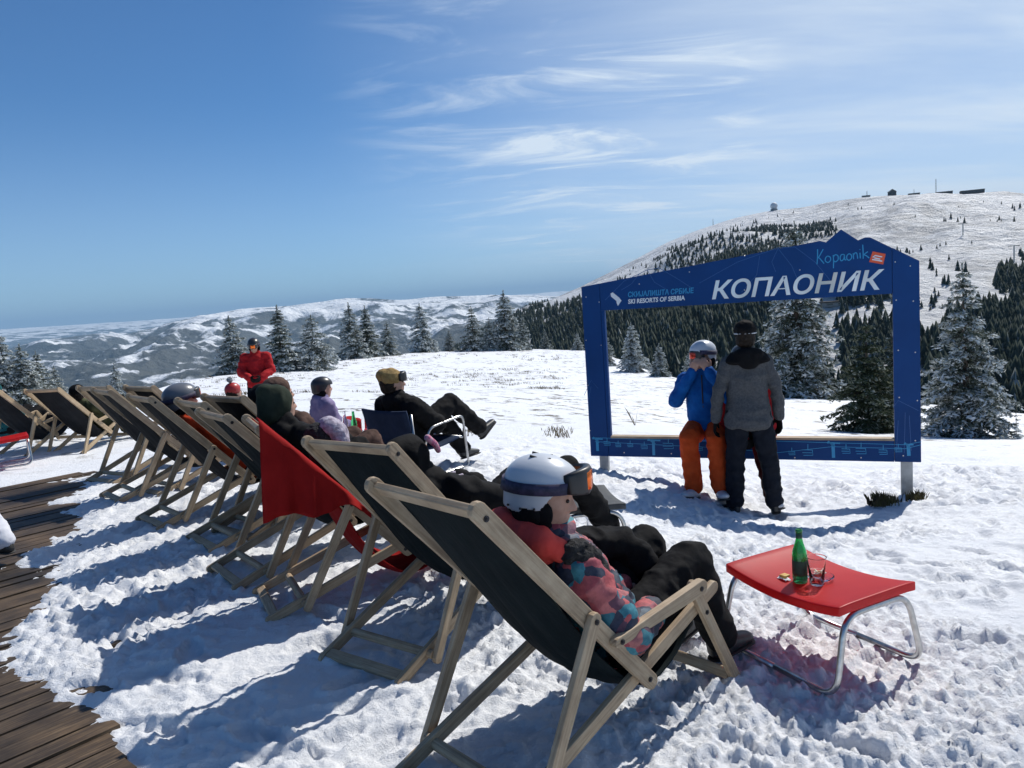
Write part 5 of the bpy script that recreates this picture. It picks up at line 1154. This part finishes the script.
# brown jacket behind the row, child in purple, pompom hat
def upright(**o):
    J=dict(head=(.02,0,.98),yaw=0,nod=0,neck=(.0,0,.83),pelvis=(-.02,0,.40),shR=(.0,-.17,.75),shL=(.0,.17,.75),elR=(.08,-.24,.52),elL=(.08,.24,.52),haR=(.28,-.16,.46),haL=(.28,.16,.46),
       knR=(.40,-.13,.46),knL=(.40,.13,.46),anR=(.48,-.14,.09),anL=(.48,.14,.09),ft=[(1,-.15,.0),(1,.15,.0)]); J.update(o); return J
p=at(300,440,6.0); loc=(p.x,p.y,snow_z(p.x,p.y)); 
person('person in brown jacket in the deck chair left of the child in purple',loc,math.radians(50),recline(head=(-.14,0,.97)),dict(jacket=M_brn,trousers=M_brn,gloves=M_blk),dict(kind='beanie',m=M_brn,hair=M_hairb),.012)
p=at(326,440,8.2); zc_=snow_z(p.x,p.y); loc=(p.x,p.y,zc_+.0)
kk_=.74
J=upright(head=(.02,0,.80),neck=(.0,0,.68),pelvis=(-.02,0,.34),shR=(.0,-.145,.62),shL=(.0,.145,.62),elR=(.06,-.20,.45),elL=(.06,.2,.45),haR=(.22,-.14,.38),haL=(.22,.14,.38),knR=(.32,-.11,.38),knL=(.32,.11,.38),anR=(.40,-.12,.08),anL=(.40,.12,.08),k=.88)
person('child in a lavender jacket, red trousers and dark helmet, seated with back turned',loc,math.radians(30),J,dict(jacket=M_lav,trousers=M_redj,gloves=M_lav,hood=True,puff=1.3,jw=1.25),dict(kind='helmet',m=M_hk,goggles=False),.010)
t=thing('stool','low pale wooden stool under the child in the lavender jacket','stool',loc,math.radians(30))
b=bmesh.new(); box(b,(0,0,.225),(.34,.34,.03),None,.006); obj('seat',b,M_woodl,t)
for sx_ in (-1,1):
    for sy_ in (-1,1): b=bmesh.new(); tube(b,[(sx_*.13,sy_*.13,.21),(sx_*.16,sy_*.16,-.03)],.016,8); obj('leg',b,M_woodl,t)
    b=bmesh.new(); box(b,(0,sx_*.20,.40),(.34,.045,.025),None,.006); obj('armrest',b,M_woodl,t); b=bmesh.new(); box(b,(.13,sx_*.20,.20),(.03,.03,.38)); obj('post',b,M_woodl,t)
p=at(243,440,8.8); loc=(p.x,p.y,snow_z(p.x,p.y))
person('person with red and white hat and grey pompom behind the row of chairs',loc,math.radians(60),recline(head=(-.05,0,.80),neck=(-.05,0,.68),shR=(-.02,-.15,.62),shL=(-.02,.15,.62),k=.8),dict(jacket=M_blk,trousers=M_blk,gloves=M_blk),dict(kind='pom',m=M_hr,pm=cloth('grey_wool',(.2,.21,.22),(.3,.31,.32),50),band=M_patl,hair=M_hair),.013)
# man in the gold beanie
J=dict(head=(-.20,.02,.885),yaw=-30,nod=-4,neck=(-.19,0,.75),pelvis=(-.06,0,.37),shR=(-.17,-.20,.66),shL=(-.17,.20,.66),elR=(.04,-.27,.47),elL=(.04,.27,.47),haR=(.26,-.06,.48),haL=(.26,.06,.50),knR=(.40,-.10,.62),knL=(.40,.05,.50),anR=(.76,-.16,.30),anL=(.62,-.04,.10),ft=[(.8,.1,.45),(1,.1,.0)],hide=(0,0))
person('man in a mustard beanie and black coat sitting cross legged in the steel armchair',MC,math.radians(90-MCAZ),J,dict(jacket=M_blk,trousers=M_blk2,gloves=M_blk,puff=1.3,jw=1.25,boot=1.1,tw=1.15,hood=True),dict(kind='beanie',m=M_gold,slouch=True,hair=M_hair,goggles=True,gp=(.012,.052),gfm=M_frame,lens=M_frame),.010)
# standing figures
def stand(**o):
    J=dict(head=(.02,0,1.60),yaw=0,nod=0,neck=(0,0,1.45),pelvis=(0,0,.92),shR=(0,-.19,1.37),shL=(0,.19,1.37),elR=(-.02,-.27,1.10),elL=(-.02,.27,1.10),haR=(.05,-.27,.86),haL=(.05,.27,.86),knR=(.02,-.13,.50),knL=(.02,.13,.50),anR=(-.01,-.15,.09),anL=(-.01,.15,.09),ft=[(1,-.2,0),(1,.2,0)]); J.update(o); return J
def sc(J,f):
    o=dict(J)
    for k_ in o:
        if isinstance(o[k_],tuple) and len(o[k_])==3: o[k_]=tuple(v*f for v in o[k_])
    o['k']=f; return o
p=at(260,400,11.5); zg=snow_z(p.x,p.y); hz_=at(260,336,11.5).z-zg
J=sc(stand(elR=(.10,-.27,1.12),elL=(.10,.27,1.12),haR=(.30,-.10,1.02),haL=(.30,.12,1.02),nod=18,head=(.07,0,1.59)),hz_/1.76)
person('person in a red jacket and orange goggles standing behind the row of chairs',(p.x,p.y,zg),math.radians(-80),J,dict(jacket=M_redj,trousers=M_blk,gloves=M_blk,puff=1.15,jw=1.15),dict(kind='helmet',m=M_hk,goggles=True,gp=(.03,.03)),.011)
# grey jacket, back turned
p=Vector((2.06,6.68,0)); p.z=snow_z(p.x,p.y); pt_=at(748,318,6.68).z; f=(pt_-p.z)/1.755
print('GREY',p,f)
def greyx(root,hp,tp,TR,HR):
    blob('jacket_hood',[[B(tp(-.07,0,.97),(.075,.125,.06),TR),B(tp(-.115,0,.84),(.035,.085,.05),TR)],[B(tp(-.02,0,.96),(.10,.155,.035),TR),B(tp(-.03,0,.86),(.115,.195,.03),TR)]],M_blk,root,.010,3,.008,14)
J=sc(stand(yaw=-12,head=(.02,0,1.595),neck=(0,0,1.46),shR=(0,-.160,1.36),shL=(0,.160,1.36),elR=(.0,-.25,1.11),haR=(.06,-.275,.87),elL=(.0,.255,1.11),haL=(.06,.275,.87),anR=(-.02,-.20,.09),anL=(.02,.14,.09),knR=(.0,-.16,.5),knL=(.03,.12,.5)),f)
person('person in a grey jacket and black trousers standing with back turned before the frame',p,math.radians(84),J,dict(jacket=M_gryj,trousers=M_navyt,gloves=M_blk,tw=1.03,jw=1.0,hem=-.20,hemr=1.3,puff=.8,wr=.016,wf=10,collar=.03),dict(kind='beanie',m=M_blk,band=cloth('white_band',(.55,.55,.56),(.65,.65,.66)),hair=M_hair),.010,greyx)
# sitters on the lower board of the frame
def sit_on(px,label,bd,hd,headz,feet,yaw,kx=1.0,**kw):
    u_=sg(px,440).x; q=PLs+su*u_; face=math.atan2(sn.y,sn.x); q=q+sn*.10; zg=snow_z(q.x+sn.x*.3,q.y+sn.y*.3); zs=ib-zg+.10
    J=dict(head=(.10,0,headz-zg),yaw=yaw,nod=2,neck=(.06,0,headz-zg-.155),pelvis=(-.03,0,zs),shR=(.05,-.175,headz-zg-.235),shL=(.05,.175,headz-zg-.235),elR=(.12,-.26,headz-zg-.42),elL=(.14,.26,headz-zg-.42),haR=(.27,-.08,headz-zg-.16),haL=(.27,.08,headz-zg-.16),
      knR=(.30*kx,-.12,zs-.05),knL=(.32*kx,.13,zs-.05),anR=(.36*kx,feet[0],.10),anL=(.36*kx,feet[1],.10),ft=[(1,-.35,.25),(1,.30,.25)]); J.update(kw)
    return person(label,(q.x,q.y,zg),face,J,bd,hd,.0075)
hz12=at(703,355,7.2).z
print('sill',ib,'head',hz12)
sit_on(709,'skier in blue jacket and orange trousers sitting on the frame, hands at chin',dict(jacket=M_bluej,zip=True,trousers=M_org,gloves=None,bootm=M_wboot,boot=1.1,tw=1.1,wr=.012,vox=.011),dict(kind='helmet',m=M_hw,goggles=True,gp=(.008,.012),gz=.03,lens=mat('red_lens',(.45,.05,.03),.15,.7)),hz12,(-.08,.16),-38,hands=[((.15,.45,1),(-1,.3,.1)),((.15,-.45,1),(-1,-.3,.1))],haR=(.225,-.075,hz12-snow_z(1.8,7.0)-.175),haL=(.225,.075,hz12-snow_z(1.8,7.0)-.175),curl=38)
sit_on(748,'skier in red and black sitting on the frame, hidden behind the person in grey',dict(jacket=M_redj,trousers=cloth('black_red_trousers',(.05,.005,.007),(.14,.01,.012),5),gloves=M_blk,bootm=M_wboot,boot=1.1),dict(kind='helmet',m=M_hk,goggles=True),hz12-.05,(-.16,.24),0,kx=.6,elR=(.12,-.20,.70),haR=(.28,-.10,.66),elL=(.12,.22,.70),haL=(.28,.12,.66))
# walker cut by the left border
p=gnd(3,553); J=stand(anL=(-.02,.10,.09),anR=(-.30,-.10,.12),knL=(.12,.12,.50),knR=(-.02,-.12,.50)); 
person('person in white trousers walking off over the deck at the left border',(p.x-.185,p.y-.2,.0),math.radians(170),J,dict(jacket=M_blk,trousers=M_whtc,gloves=M_blk,tw=1.1),dict(kind='beanie',m=M_blk,hair=M_hair),.013)
# ------------------------------------------------------------ dry plants
def tufts(name,pts,hmin,hmax,n,seed,m,spread=.05):
    rg=np.random.default_rng(seed); V=[];F=[]
    for (x,y,z,s) in pts:
        for _ in range(n):
            a=rg.uniform(0,6.28); r=rg.uniform(0,spread)*s; h_=rg.uniform(hmin,hmax)*s; bx=x+r*math.cos(a);by=y+r*math.sin(a); w_=.004*s; l=rg.uniform(-.6,.6,2)*h_; o=len(V)
            V+= [(bx-w_,by,z-.02),(bx+w_,by,z-.02),(bx+l[0]*.5+w_*.7,by+l[1]*.5,z+h_*.6),(bx+l[0],by+l[1],z+h_)]; F.append((o,o+1,o+2,o+3))
    return npmesh(name,V,F)
M_dry=mottled('dry_grass',(.10,.075,.04),(.22,.17,.09),5,.9,.1,.01)
rg=np.random.default_rng(77); T_=rg.uniform(-.62,.42,9000); R_=np.exp(rg.uniform(math.log(10),math.log(72),9000)); X_=R_*np.sin(T_);Y_=R_*np.cos(T_)
kp=(fbm(X_*.13,Y_*.13,0,3,91)>.06)&(T_<th_of(560)+.0*X_)&(fbm(X_*.9,Y_*.9,0,3,92)>.02)&(R_<rcf(T_)+1); X_=X_[kp][:2600];Y_=Y_[kp][:2600]; Z_=near_h(X_,Y_)+detail_h(X_,Y_)
R_=np.hypot(X_,Y_)
me=tufts('dry_grass',list(zip(X_,Y_,Z_,.9+R_/45)),.02,.07,11,3,M_dry,.13); o=obj('dry_grass',me,M_dry); tag(o,'dry grass and heather tips poking through the open snowfield','dry grass',kind='stuff')
pb_=at(897,494,6.5); zb_=snow_z(pb_.x,pb_.y)
me=tufts('heather_clump',[(pb_.x+dx,pb_.y+dy,zb_+.0,1.4) for dx,dy in ((-.14,-.02),(-.1,.05),(-.05,-.04),(.16,-.02),(.2,.03),(.12,-.05),(-.18,.0))],.02,.07,90,9,M_dry,.05); o=obj('heather_clump',me,mottled('heather',(.03,.018,.012),(.10,.09,.03),9,.9,.3,.01)); tag(o,'brown and green heather clump at the foot of the right sign post','heather')
p=at(852,436,9); me=tufts('dry_stalk',[(p.x-2.1,p.y+3,snow_zd(p.x-2.1,p.y+3),1.0)],.15,.35,3,2,M_dry,.02); o=obj('dry_stalk',me,M_dry); tag(o,'single dry stalk standing in the snow inside the frame','plant stalk')
